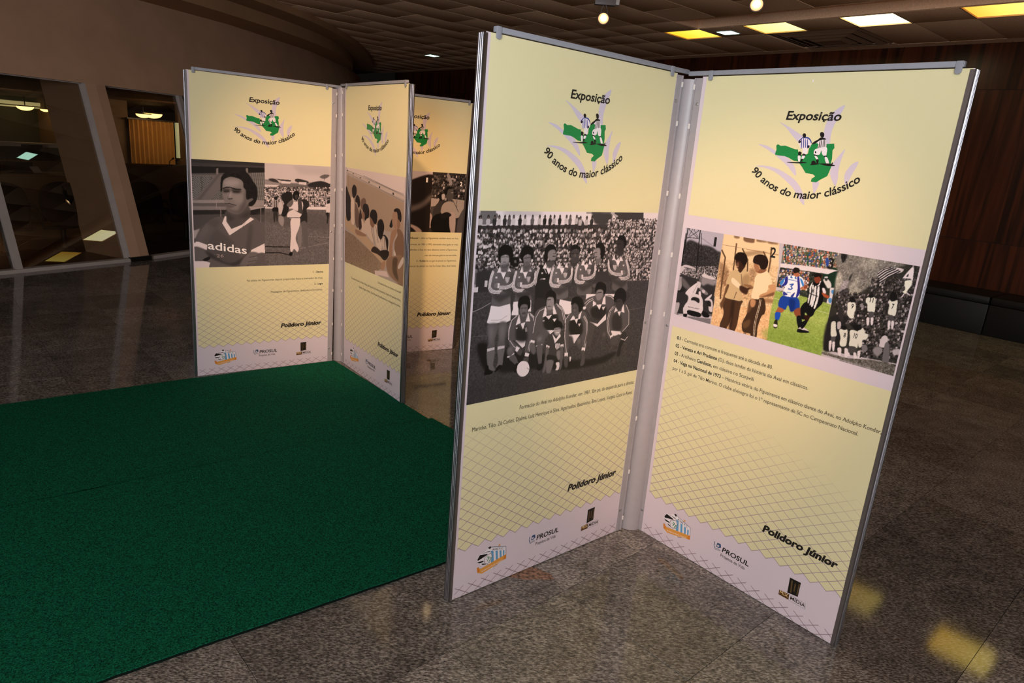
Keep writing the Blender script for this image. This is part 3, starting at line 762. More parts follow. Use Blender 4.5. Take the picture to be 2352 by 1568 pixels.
ART['E'] = '''
p 185,178,190|51 2838 394 2841 409 2675 235 2646 52 2562
s 60 b2|47 2520 36 2659 65 2723 108 2746 205 2726 251 2727 313 2720 361 2699 401 2680 398 2533 255 2532 102 2504
n 22|22 2690 63 2736 251 2727 401 2680 398 2533 47 2493
c |58 2522 381 2581 397 2493 73 2430|140 41
p 120|29 2456 391 2531 408 2180 44 2117
c |51 2467 390 2531 408 2431 69 2361|179 42
p 60|62 2456 392 2441 412 2201 51 2122 40 2287
s 150 b2|238 2450 294 2480 387 2466 380 2425 319 2426 277 2404
s 200|44 2510 95 2543 193 2527 194 2511 100 2517 59 2469 45 2456
l 40 1.6|75 2519 187 2519
s 45|69 2437 122 2386 115 2330 70 2307 52 2317 65 2388
s 165|57 2434 70 2430 76 2343 47 2323 42 2425
s 110 b2|69 2437 165 2368 153 2345 85 2365
s 140 b1|232 2395 280 2385 340 2351 311 2338 251 2372
l 30 3.4|61 2837 58 2742 51 2662 48 2534
l 30 3.4|180 2839 183 2742 190 2638 199 2495
l 35 2|194 2814 221 2657 257 2427
l 35 1.4|62 2834 175 2766
l 35 1.4|175 2837 64 2753
l 35 1.6|66 2763 179 2770
l 35 1.4|109 2837 79 2778
l 35 1.2|112 2838 169 2778
l 120 0.8|204 2777 318 2730
s 205|257 2493 271 2502 275 2539 287 2502 372 2489 364 2471 265 2475
s 215|125 2319 231 2422 216 2304 175 2193 127 2185 154 2270
l 120 1|232 2418 196 2327
s 210|174 2295 213 2321 268 2322 297 2289 306 2237 294 2173 239 2167 169 2178 163 2218 174 2248
s 45|187 2278 209 2296 257 2296 270 2276 263 2257 222 2269 192 2265
s 210|123 2188 165 2204 167 2143 137 2129
s 215|280 2231 305 2243 312 2204 291 2166 273 2182
l 60 1.4|177 2180 269 2181
l 60 1.2|169 2205 279 2210
s 30|170 2175 292 2180 291 2145 188 2141
s 205|332 2310 369 2314 392 2290 401 2219 371 2218 356 2262
s 40|342 2295 373 2292 380 2254 348 2260
s 30|312 2204 377 2186 373 2162 320 2159
s 30|132 2135 167 2143 167 2122 139 2119
s 210|318 2300 370 2354 367 2327 331 2293
s 215|248 2345 266 2355 276 2318 261 2314
s 60 b1|40 2287 95 2306 154 2291 148 2235 95 2209 52 2220
s 180|46 2205 77 2219 82 2185 67 2126 50 2129
p 135,128,132|151 2120 397 2158 400 2117 110 2117
s 205|219 2426 254 2426 257 2387 234 2382
s 200|279 2371 306 2370 305 2350 283 2349
p 226,196,158|399 2842 860 2844 890 2673 899 2410 903 2117 405 2114 405 2365 396 2584
n 14|361 2616 890 2673 899 2410 903 2117 405 2114
p 235,208,172 a.9|398 2837 859 2839 890 2673 422 2646
s 130,100,75 a.8 b1|488 2835 536 2839 532 2823 497 2821
s 110,80,60 a.8 b1|577 2839 652 2841 661 2809 583 2809
s 130,100,75 a.8 b1|686 2837 764 2842 767 2828 689 2822
s 130,100,75 a.8 b1|774 2838 848 2839 851 2826 781 2823
p 210,175,135 a.8|399 2526 909 2558 908 2400 394 2343
s 150,115,85 a.7 b3|399 2610 460 2595 499 2539 487 2447 433 2462
s 150,115,85 a.6 b3|662 2607 714 2617 723 2533 682 2537
n 24|401 2559 878 2587 899 2410 411 2334
p 235,190,145 a.8|404 2246 905 2380 903 2118 405 2114
n 16|401 2265 903 2405 903 2117 405 2114
s 165,125,90 a.8 b2|825 2418 903 2423 901 2398 830 2391
l 150,115,85 1|402 2756 545 2754 871 2753
l 110,80,55 4|519 2781 524 2676 529 2570
l 110,80,55 4.5|402 2712 441 2662 445 2555 447 2426 455 2337
l 100,75,50 4|577 2750 635 2677 647 2592
l 110,80,55 3.6|751 2757 789 2709
l 120,90,62 4.6|808 2796 818 2696 818 2612
s 130,100,70 a.5 b2|585 2723 682 2752 781 2756 688 2722 604 2696
s 92,66,48|474 2315 504 2354 645 2363 640 2314 631 2130 582 2124 578 2221 553 2123 487 2120 505 2224
s 60,42,30 a.8 b2|558 2334 585 2340 592 2146 568 2120 561 2237
s 120,88,62 b1|493 2455 516 2466 508 2368 489 2312 484 2258 459 2292 476 2341
s 208,182,142|504 2553 547 2586 577 2579 611 2604 653 2581 679 2549 685 2500 682 2424 634 2421 638 2361 583 2353 496 2355 503 2399 513 2459 483 2466
s 150,118,85 a.5 b3|613 2536 665 2571 683 2512 636 2446
s 235,215,185|535 2521 609 2479 624 2456 601 2448 531 2482
l 90,62,44 1.6|586 2417 574 2363
l 100,75,55 1.4|602 2559 624 2475
s 80,52,38 b1|611 2473 674 2467 691 2489 714 2475 686 2457 676 2420 642 2419 609 2441
s 150,112,80 b1|629 2486 683 2494 712 2487 718 2470 673 2473
s 78,50,36|571 2591 613 2611 593 2570 568 2584
s 70,45,32 b1|534 2659 567 2671 622 2637 614 2605 582 2589 550 2612
s 150,110,85 a.7 b1|545 2636 565 2643 571 2609 558 2604
s 40,25,20|523 2682 538 2713 571 2724 607 2718 628 2694 630 2651 614 2623 594 2638 576 2657 542 2655 526 2664
l 215,180,150 1.4|546 2611 564 2613
s 80,58,42|708 2380 786 2413 823 2414 847 2349 844 2304 825 2281 809 2189 815 2120 774 2119 748 2128 696 2127 677 2187 707 2291
s 118,88,62 b2|709 2374 746 2376 731 2309 703 2277
s 125,95,66 a.8 b2|683 2195 738 2235 738 2183 698 2154
l 220,200,175 1.6|788 2404 790 2360 780 2270 777 2193 787 2122
l 220,200,175 1.6|798 2403 800 2357 791 2273 788 2196 797 2122
s 238,215,180|719 2557 746 2592 800 2621 838 2592 863 2530 837 2513 834 2475 785 2422 775 2401 718 2401 717 2457 722 2502
s 205,160,120|836 2519 888 2535 898 2483 872 2447 785 2419 788 2441 852 2485
s 120,85,58 b1 a.8|785 2420 879 2448 894 2470 886 2480 827 2443
s 195,150,112 b1|722 2395 758 2385 753 2339 727 2333 713 2368
s 150,105,75|727 2620 790 2637 794 2617 752 2594 716 2605
s 175,130,98 b1|690 2656 718 2667 745 2629 736 2606 716 2608 703 2621
s 50,32,25|678 2684 689 2716 726 2733 772 2730 801 2699 803 2658 785 2630 752 2630 734 2654 706 2658 685 2664
p 120,125,110|897 2840 1310 2839 1322 2718 904 2691
c rgb|899 2834 1292 2896 1328 2724 935 2650|221 51
l 40,95,60 3|1087 2796 1104 2710
l 40,95,60 3|1181 2790 1191 2715
l 40,95,60 2|1010 2805 1019 2712
l 40,95,60 2|911 2823 933 2713
l 40,95,60 1.6|1087 2796 1117 2817
l 40,95,60 1.6|1183 2793 1216 2822
s 60,90,160|1218 2785 1233 2793 1245 2763 1246 2730 1230 2739
p 35,65,45 b1|1277 2736 1326 2734 1325 2675 1332 2601 1317 2598 1215 2665
p 60,65,55|902 2668 1309 2715 1317 2598 1312 2487 1084 2492 901 2499
n 30|902 2668 1171 2689 1205 2519 901 2499
c rgb|905 2651 1113 2689 1139 2560 931 2517|239 52
p 35,60,45|1216 2687 1314 2716 1315 2608 1301 2594 1222 2655
p 222,212,215|899 2697 1109 2714 1329 2722 1294 2710 1255 2684 1116 2679 902 2669
p 205,195,195|902 2523 988 2523 991 2507 901 2497
p 160,178,95|899 2494 1094 2497 1316 2485 1323 2122 904 2117 890 2296
s 140,165,75 a.5 b5|900 2208 1310 2227 1325 2128 904 2117
p 185,198,120 a.5 b5|889 2397 1319 2399 1325 2317 890 2326
n 11|899 2494 1316 2485 1323 2122 904 2117
l 205,210,170 1.4|900 2438 945 2433
l 205,210,170 1.4|1225 2422 1321 2417
s 215,210,208|1231 2640 1250 2655 1282 2634 1294 2604 1275 2589 1255 2607
s 60,60,60|1235 2660 1256 2665 1259 2640 1244 2637
s 205,205,205|1236 2663 1256 2667 1258 2658 1238 2655
p 215,208,212|1287 2597 1316 2600 1321 2483 1285 2486 1285 2514 1298 2528
s 95,150,200|1301 2581 1318 2584 1320 2557 1305 2562
s 95,150,200|1293 2521 1313 2525 1315 2493 1298 2497
s 38,80,165|959 2468 1075 2476 1103 2416 1096 2403 1046 2368 1025 2398 1011 2407 997 2371 941 2388
s 20,45,110 a.6 b2|1014 2454 1062 2453 1064 2384 1042 2370
s 175,110,75|946 2380 991 2370 972 2342 929 2338 935 2354
s 42,95,190|929 2335 969 2341 964 2287 936 2286
s 55,50,35|934 2276 955 2282 963 2227 935 2223
s 235|931 2246 959 2247 959 2232 937 2229
s 150,90,62|1065 2379 1106 2411 1124 2349 1093 2339
s 25,28,32|1093 2342 1126 2353 1147 2277 1127 2260 1109 2290
s 210|1126 2266 1150 2280 1200 2264 1196 2252 1129 2234 1121 2247
s 25|1121 2258 1160 2260 1200 2261 1197 2248 1123 2233
s 235,235,242|978 2622 1056 2631 1088 2618 1105 2576 1078 2548 1084 2492 1057 2478 961 2474 964 2536 933 2541 924 2554 954 2603
s 55,60,150|954 2603 973 2612 976 2556 937 2536 955 2569
s 70,140,205|921 2559 949 2599 949 2567 933 2541
s 55,60,150|1043 2620 1058 2623 1083 2526 1071 2481 1060 2478 1061 2545
s 70,140,205|1065 2616 1083 2611 1105 2573 1092 2568
s 60,70,155|962 2501 996 2485 964 2473
s 60,70,155|1021 2479 1047 2513 1039 2477
s 40,100,175|992 2610 998 2623 1010 2608
s 40,100,175|1025 2611 1031 2624 1040 2608
l 40,90,170 3|999 2560 1024 2568 1010 2548 1022 2536 1012 2526 993 2527
l 60,120,190 1.5|980 2594 1046 2593
l 60,120,190 1|987 2500 1016 2503
s 190,130,95|1078 2548 1103 2570 1113 2578 1125 2575 1126 2558 1111 2546 1097 2541
s 185,120,88|1011 2648 1045 2655 1058 2634 1028 2623
s 45,32,25|1001 2669 1015 2688 1045 2685 1052 2664 1034 2652 1012 2645
s 22,22,24|1145 2590 1170 2612 1212 2626 1242 2615 1269 2566 1252 2540 1258 2480 1220 2421 1208 2378 1180 2360 1158 2383 1147 2381 1160 2344 1132 2337 1110 2406 1127 2450 1146 2472 1141 2527
s 60,30,22|1145 2363 1178 2371 1191 2363 1177 2319 1151 2272 1141 2293 1158 2326
s 22,22,26|1142 2316 1174 2335 1174 2307 1152 2266 1135 2279
s 225,222,222|1161 2610 1159 2565 1163 2532 1160 2458 1151 2473 1151 2535 1146 2573
s 225,222,222|1171 2590 1184 2525 1181 2457 1169 2449 1171 2522 1162 2577
s 225,222,222|1191 2588 1200 2517 1195 2443 1181 2446 1185 2520 1178 2569
s 225,222,222|1214 2587 1224 2511 1216 2437 1203 2434 1210 2509 1201 2574
l 225 2.4|1214 2626 1211 2603 1199 2590
l 35,30,30 2|1168 2561 1173 2540
l 35,30,30 2|1177 2563 1181 2541
l 60 2|1149 2529 1214 2518
s 225|1235 2581 1251 2584 1268 2554 1249 2550
s 175,95,60|1238 2553 1273 2544 1291 2537 1289 2520 1254 2529
s 150,85,60|1105 2576 1125 2575 1123 2557 1109 2554
s 140,75,52|1166 2644 1205 2657 1213 2631 1198 2609 1178 2613
s 28,22,20|1160 2660 1179 2674 1207 2674 1220 2655 1207 2649 1197 2656 1169 2645
s 80,55,40|1214 2670 1222 2672 1220 2652 1213 2653
p 62,60,55|1311 2837 1804 2841 1802 2587 1817 2200 1330 2158 1319 2387 1316 2709
s 135,130,125 b2|1312 2834 1707 2839 1683 2811 1587 2777 1574 2692 1530 2649 1495 2608 1370 2564 1327 2560 1316 2709
s 175,170,160 b5 a.8|1470 2828 1565 2833 1546 2775 1462 2765
s 178,172,162 b2|1327 2711 1356 2682 1363 2620 1328 2596 1314 2663
s 175,170,160 b2|1436 2675 1460 2720 1460 2669 1441 2625 1419 2626
s 170,165,155 b2|1410 2590 1421 2615 1490 2630 1486 2600 1436 2572
s 45|1319 2833 1356 2831 1354 2802 1339 2777 1325 2797
s 45 b1|1420 2729 1412 2688 1402 2651 1402 2691
s 160 b1|1372 2663 1405 2664 1386 2596 1355 2578 1356 2602
s 70 b1|1355 2578 1404 2617 1420 2592 1384 2549
n 22|1312 2834 1707 2839 1683 2811 1587 2777 1574 2692 1530 2649 1370 2564 1327 2560 1316 2709
c dark|1346 2564 1805 2662 1844 2487 1386 2373|246 61
c dark|1549 2708 1794 2757 1821 2634 1576 2580|240 62
c dark|1536 2410 1782 2471 1829 2260 1583 2188|279 63
n 16|1540 2752 1800 2838 1802 2587 1817 2200 1556 2163 1397 2376 1317 2511
s 45 b2|1324 2388 1454 2431 1425 2324 1427 2204 1330 2158
s 205|1570 2746 1610 2792 1664 2805 1717 2805 1714 2784 1674 2761 1631 2720 1602 2686 1590 2717
l 35 2.6|1579 2731 1615 2771 1660 2801
l 35 2.6|1585 2716 1627 2763 1675 2799
l 35 2.6|1590 2703 1639 2754 1692 2794
l 35 2.6|1598 2691 1647 2742 1703 2788
l 35 2.2|1573 2744 1607 2783 1644 2801
s 230,228,215|1744 2726 1754 2738 1782 2744 1787 2713 1772 2678 1767 2655 1745 2664 1757 2680
s 225|1730 2755 1773 2830 1787 2745 1778 2743 1775 2753 1732 2749
s 40|1746 2761 1754 2781 1757 2765
l 225 2|1765 2665 1793 2650
l 225 2|1758 2653 1748 2629
s 222,220,210|1427 2521 1472 2531 1486 2491 1482 2461 1483 2427 1462 2421 1437 2445 1433 2479
s 222,220,210|1540 2578 1569 2590 1595 2584 1607 2502 1590 2495 1563 2495 1554 2535 1540 2549
s 90|1572 2488 1603 2496 1606 2457 1593 2453 1583 2451
s 218|1567 2447 1583 2451 1590 2407 1577 2403
s 218|1593 2453 1609 2457 1613 2412 1602 2413
s 222,220,210|1680 2592 1708 2593 1728 2603 1733 2571 1735 2505 1710 2501 1689 2511 1688 2555
s 90|1700 2496 1725 2500 1735 2466 1704 2458
s 218|1701 2457 1716 2461 1721 2412 1711 2412
s 218|1721 2462 1738 2464 1741 2417 1731 2417
s 30|1434 2555 1460 2566 1471 2540 1445 2528
s 30|1548 2602 1572 2613 1580 2592 1557 2584
s 28|1676 2619 1687 2654 1714 2643 1724 2613 1705 2592 1687 2593
s 205|1424 2864 1424 2864 1424 2864
s 218,215,205|1408 2325 1445 2338 1463 2334 1472 2277 1474 2229 1448 2216 1431 2229 1427 2276
s 218,215,205|1480 2338 1517 2347 1537 2329 1551 2239 1529 2236 1495 2235 1490 2287
s 218,215,205|1529 2356 1562 2371 1578 2346 1601 2340 1593 2303 1572 2298 1576 2252 1555 2249
s 215,212,202|1347 2364 1372 2373 1384 2325 1399 2281 1364 2266 1351 2316
s 30|1419 2352 1445 2364 1456 2341 1430 2331
s 30|1489 2375 1535 2393 1551 2368 1517 2347
s 95|1366 2260 1393 2270 1392 2231 1371 2219
s 218|1357 2227 1374 2232 1378 2169 1368 2169
s 218|1380 2227 1397 2232 1403 2173 1391 2176
s 218|1423 2197 1448 2201 1454 2154 1438 2153
s 218|1470 2204 1489 2210 1515 2169 1500 2159 1489 2131
s 85|1497 2230 1540 2236 1543 2195 1500 2188
s 218|1533 2192 1549 2197 1566 2154 1551 2147
s 218|1557 2211 1575 2216 1577 2169 1566 2169
s 205|1682 2304 1686 2346 1709 2363 1727 2339 1720 2286 1684 2282
s 120|1715 2308 1741 2309 1763 2184 1725 2178
s 130|1576 2252 1600 2270 1617 2240 1595 2216
s 150 b1|1649 2243 1674 2279 1709 2266 1688 2213
s 190|1769 2277 1805 2299 1806 2271 1786 2248
s 185|1386 2373 1408 2379 1414 2338 1395 2328
s 60|1377 2430 1388 2504 1410 2450 1419 2381
s 150|1506 2530 1534 2525 1534 2502 1516 2510
p 118,112,105|1323 2144 1502 2147 1662 2182 1813 2193 1811 2122 1322 2126
n 28|1323 2144 1502 2147 1662 2182 1813 2193 1811 2122 1322 2126
'''
ART['A'] = '''
p 92|31 2913 937 2922 933 1519 31 1526
p 62|31 2913 937 2922 936 2879 31 2874
p 75 b1|30 2879 936 2879 936 2859 30 2841
p 38|29 2836 936 2859 936 2798 26 2744
p 130|327 2822 353 2824 351 2745 325 2743
p 130|695 2841 723 2843 722 2782 696 2781
p 118 b2|28 2729 364 2740 936 2798 935 2434 28 2401
p 100 a.8 b2|336 2739 383 2751 130 2414 83 2412
k 150 75|31 2705 204 2723 297 2712 65 2427 29 2431
k 140 80|389 2582 404 2421 252 2417
q 135 95|764 2784 936 2792 935 2434 780 2430
p 150 b1|28 2406 414 2421 432 2381 31 2361
p 105|28 2371 442 2371 441 2340 30 2332
p 135 b1|27 2332 441 2335 440 2289 28 2282
p 150|780 2430 933 2429 932 2350 728 2346
p 160 b1|728 2346 932 2345 931 2245 727 2231
p 50|28 2277 440 2289 458 2233 31 2217
p 45|717 2283 932 2329 933 2234 721 2221
p 88 b1|29 2217 458 2228 438 2176 235 2143 24 2010
p 165 b2|24 2010 109 2041 48 1908 29 1908
p 85|726 2226 933 2234 932 2106 797 2180
l 150 3|354 2328 370 2278 368 2175
l 165 2.4|883 2328 882 2127
l 160 2|320 2419 317 2307
s 104|235 2153 409 2186 492 1958 736 2200 879 2127 930 2096 931 1520 169 1532 29 1620 36 1816 88 1969
s 88 a.6 b6|205 2123 359 2144 208 1866 192 1637 424 1546 615 1562 510 1863
s 120 a.5 b6|88 1969 186 2092 212 2020 103 1867
s 80 a.5 b4|724 2073 775 2074 740 1753 667 1647 691 1861
s 92 b2|440 2279 718 2335 726 2189 594 2094 493 2026 437 2124
s 60 a.6 b6|439 2258 556 2177 727 2284 716 2189 576 2188 476 2145
p 218|419 2207 383 2113 472 1949 498 2036 437 2135 438 2202
p 218|746 2195 792 2169 472 1949 486 2031 634 2094
l 140 1.4|675 2126 623 2031
s 132 b2|410 2683 488 2711 624 2712 683 2653 693 2541 709 2429 729 2408 657 2282 576 2234 478 2259 436 2320 414 2421 392 2521
s 165 a.8 b8|429 2673 565 2689 623 2641 524 2597 428 2603
s 165 a.7 b5|465 2544 509 2535 512 2464 473 2453
s 150 a.6 b7|523 2505 640 2488 639 2386 540 2404
s 85 a.7 b6|671 2571 709 2429 667 2283 576 2234 618 2344 669 2428
s 90 a.6 b5|441 2330 518 2290 597 2281 567 2234 478 2259
s 60 a.8 b4|403 2562 485 2565 484 2524 416 2512
s 60 a.8 b4|509 2566 622 2559 621 2519 533 2516
l 34 4.6|406 2567 447 2584 485 2587
l 34 5|497 2583 563 2563 627 2562
l 38 3.4|417 2530 475 2532
l 38 3.4|533 2528 606 2526
l 85 1.8 a.6|484 2524 458 2448 482 2423 521 2439
l 45 3.2|463 2434 516 2439
l 45 3.2|427 2368 481 2372 564 2351
s 85 a.7 b3|432 2360 490 2351 549 2342 499 2321 441 2335
s 110 b2|714 2434 770 2441 759 2378 723 2367
s 34 b1|373 2531 377 2661 392 2722 451 2784 548 2819 665 2810 734 2757 783 2678 832 2598 839 2474 810 2390 768 2347 728 2346 729 2388 785 2431 760 2451 709 2429 692 2469 689 2552 662 2591 658 2652 624 2692 566 2714 488 2721 420 2683 399 2622 393 2542
n 9|373 2531 392 2722 548 2819 734 2757 832 2598 810 2390 728 2346 729 2429 689 2552 624 2692 488 2721 399 2622
s 60 a.6 b5|470 2785 587 2811 645 2794 528 2773
p 220|52 1869 84 1869 192 1824 183 1754 33 1806
p 220|751 1748 928 1837 934 1701 735 1699
s 108 b2|35 1801 180 1752 203 1699 172 1627 214 1594 208 1526 31 1526 24 1620
s 108 b2|182 1626 269 1645 464 1555 564 1542 543 1523 208 1526
s 60 a.7 b4|176 1752 221 1657 424 1556 564 1542 647 1647 699 1700 464 1566
s 118 b2|604 1529 667 1658 730 1716 792 1720 848 1697 853 1642 816 1589 769 1535
l 70 2|718 1646 843 1665
l 70 2|707 1581 816 1605
l 70 2|696 1538 769 1557
l 175 2 a.6|791 1644 848 1651
s 105 b2|822 1687 932 1695 933 1522 758 1525 832 1599
s 40|129 1628 212 1668 220 1636 171 1606
p 215|24 1612 162 1606 221 1585 203 1526 31 1526
p 200,190,192|939 2918 1839 2926 1834 2568 939 2581
p 175 a.6 b8|1300 2920 1839 2917 1835 2787 1408 2799
p 120 b2|940 2705 1038 2699 1131 2671 1452 2674 1628 2702 1841 2684 1839 2579 939 2581
s 70 b1|986 2707 1028 2724 1090 2712 1131 2661 1069 2669
s 60 b1|1344 2712 1387 2735 1518 2708 1529 2682 1409 2677
s 55 b1|1518 2644 1584 2690 1718 2717 1841 2678 1832 2634 1629 2627
p 208|1163 2694 1290 2694 1280 2662 1158 2662
p 70|1079 2721 1290 2712 1290 2694 1163 2696
p 205|1398 2693 1507 2692 1502 2654 1398 2661
p 65|1344 2720 1512 2710 1518 2692 1349 2696
p 205|939 2638 1131 2640 1089 2607 939 2602
p 150|940 2695 1131 2666 1142 2638 940 2643
l 70 1.6|1761 2805 1757 2697
s 90 b1 a.8|1694 2775 1761 2810 1835 2803 1796 2763 1740 2750
c |939 2601 1834 2634 1839 2358 937 2339|362 71
n 14|939 2602 1838 2634 1837 2369 937 2350
p 215|1521 2352 1838 2352 1838 2319 1521 2313
p 205 b1|937 2340 1046 2337 1046 2316 937 2314
p 112|937 2317 1838 2314 1836 1521 936 1522
n 13|937 2317 1838 2314 1836 1521 936 1522
s 95 a.6 b8|942 2287 1816 2246 1820 2021 941 2128
l 165 1.6|1414 1754 1639 1801 1835 1839
l 160 1.4|1525 1932 1836 1913
l 45 5|938 1794 1087 1786 1281 1783
l 45 5|938 1706 1140 1702 1304 1660
s 165|1052 2432 1110 2434 1115 2333 1046 2326 1031 2395
l 50 3|1068 2427 1067 2332
l 50 3|1094 2428 1094 2332
s 40|1063 2475 1105 2487 1105 2444 1068 2438
s 35|1041 2326 1115 2333 1109 2269 1041 2278
s 60|1051 2268 1104 2269 1109 2161 1093 2140 1083 2225 1072 2139 1056 2139
s 190 b1|1120 2397 1173 2398 1184 2291 1130 2237
s 205|1791 2401 1837 2403 1837 2280 1799 2268
s 50|1807 2446 1836 2452 1834 2408 1808 2402
s 45|1787 2262 1833 2269 1824 2134 1807 2123 1811 2212
s 55|1443 2448 1520 2439 1549 2363 1510 2319 1522 2231 1512 2121 1423 2131 1411 2295
s 105|1429 2120 1512 2126 1537 1797 1481 1797 1469 1921 1435 1965
s 130|1380 2021 1423 2120 1446 2010 1436 1798 1403 1787
s 45|1173 2515 1248 2549 1301 2540 1312 2444 1269 2379 1259 2303 1216 2216 1162 2226 1184 2334 1195 2399 1168 2441
s 150 b1|1125 2215 1184 2205 1194 2130 1173 2075 1125 2129
s 210|1259 2346 1345 2413 1443 2426 1460 2340 1412 2197 1248 2195 1253 2271 1324 2315
s 80|1324 2315 1389 2295 1388 2446 1432 2447 1455 2296 1444 2252 1389 2273
s 214|1292 2174 1412 2197 1412 2076 1358 1910 1403 1765 1381 1709 1337 1755 1304 1711 1282 1756 1292 1966
s 110|1232 2378 1302 2444 1323 2402 1291 2347 1253 2346
s 32|1323 2541 1355 2569 1399 2559 1404 2490 1377 2446 1334 2445 1314 2487
s 90 a.7 b1|1345 2510 1388 2511 1377 2462 1350 2461
l 40 3|1248 2195 1412 2197
s 30|1271 1700 1315 1705 1304 1655 1271 1661
'''
ART['B'] = '''
p 178,165,158|81 2914 1793 2918 1827 1583 8 1566
p 215,200,198|81 2914 1793 2918 1797 2696 1047 2791 87 2865
p 198,182,175 b1|74 2880 1797 2687 1789 2649 1050 2722 74 2837
l 120 1.6|87 2881 573 2838 1093 2780 1776 2699
l 60 1.6 a.8|622 2847 1138 2784 1402 2749 1776 2713
l 110 1.4|74 2848 1050 2726 1791 2621
s 35|87 2883 114 2887 119 2872 93 2868
s 35|284 2855 307 2856 307 2842 287 2840
s 35|517 2818 542 2820 540 2805 518 2803
s 35|788 2784 816 2786 812 2769 788 2767
s 35|1099 2748 1130 2748 1127 2728 1100 2728
s 35|1483 2703 1514 2704 1511 2679 1486 2679
p 172,152,135 b2|75 2816 1051 2712 1782 2610 1796 2213 70 2185
l 140,125,112 2|141 2831 131 2585
p 150,130,112|31 2035 340 2001 944 1848 1296 1742 1002 1582 17 1567
n 14|31 2035 340 2001 944 1848 1296 1742 1002 1582 17 1567
s 190,165,140 b1|42 2237 231 2183 415 2121 669 2070 1314 1838 1296 1753 992 1835 547 1967 313 2019 44 2092
s 38,30,28|51 2620 90 2646 131 2595 226 2476 235 2271 178 2187 69 2229
s 215,195,180|230 2508 330 2487 361 2222 311 2150 236 2195
s 38,28,26|262 2650 325 2703 403 2673 410 2590 355 2532 290 2525 263 2587
s 120,100,90 b1|357 2436 434 2423 539 2266 591 2187 441 2124 361 2222
s 42,32,30|376 2513 430 2573 512 2537 529 2444 472 2406 433 2466 382 2471
s 125,100,88 b1|546 2478 582 2534 679 2554 718 2496 659 2407 573 2397
s 70,55,50|536 2392 588 2314 616 2191 518 2103 489 2238
s 205,185,172|576 2270 690 2200 742 2102 645 2046 519 2070 593 2124
s 160,130,110 b1|390 2096 694 2074 719 2046 545 2026 417 2034
s 35,28,26|621 2444 682 2482 779 2472 822 2384 785 2276 701 2244 662 2313 624 2361
s 150,120,102 b1|599 2358 661 2365 687 2305 651 2269 600 2305
s 205,185,172|689 2242 832 2302 933 2140 986 1991 842 2032 717 2109
s 35,28,26|842 2366 899 2424 1004 2431 1064 2372 1045 2268 976 2249 904 2301 844 2325
s 140,110,92 b1|844 2314 916 2292 977 2239 931 2191 859 2223
s 205,188,175|978 2208 1070 2241 1164 2172 1216 2027 1175 1928 1033 1998
l 35 3|1024 2224 1102 2019
l 35 3|1117 2216 1181 2042
l 35 3|884 2185 986 1991
s 32,26,24|1069 2251 1112 2317 1202 2334 1268 2267 1254 2175 1191 2074 1098 2112
s 200,182,170|1216 2027 1279 2128 1368 2121 1416 2018 1376 1940 1287 1946
s 35|1234 2131 1300 2146 1391 2094 1386 1972 1353 1967 1302 2111
l 35 4|1280 2108 1309 1960
s 60,45,40|988 1950 1175 1918 1224 1843 1085 1861 895 1872
s 40,30,28|1175 1918 1375 1961 1422 1908 1315 1818 1201 1839
s 175,140,115 b1|1205 1757 1316 1808 1298 1701 1208 1674
s 135,108,90 b1|1617 2265 1721 2270 1807 2186 1812 1944 1617 1891 1564 2081 1643 2191
s 165,132,110 b1|1472 2206 1576 2259 1620 2217 1522 2074 1511 1872 1424 1857 1436 2061
s 35|1424 2298 1464 2362 1506 2377 1510 2299 1469 2264 1421 2273
s 168,138,118 b1|1502 2455 1585 2484 1630 2422 1636 2307 1597 2262 1511 2290 1485 2365
s 42,32,28|1531 2497 1603 2526 1686 2515 1731 2453 1725 2376 1653 2367 1629 2441 1606 2477 1543 2474
s 150,120,100 b1|1631 2393 1694 2372 1698 2305 1638 2268
s 205,190,178|1558 2000 1614 1940 1628 1892 1564 1891
s 150,122,102 b2|1359 1836 1531 1906 1802 1942 1827 1591 1655 1596 1480 1633 1365 1714
s 90,70,58 a.8 b3|1532 1876 1659 1898 1645 1766 1695 1625 1542 1696
p 215,195,190|1012 1627 1355 1681 1437 1614 1025 1582
s 205,190,180|1753 1904 1812 1944 1806 1865 1708 1777 1675 1801
'''
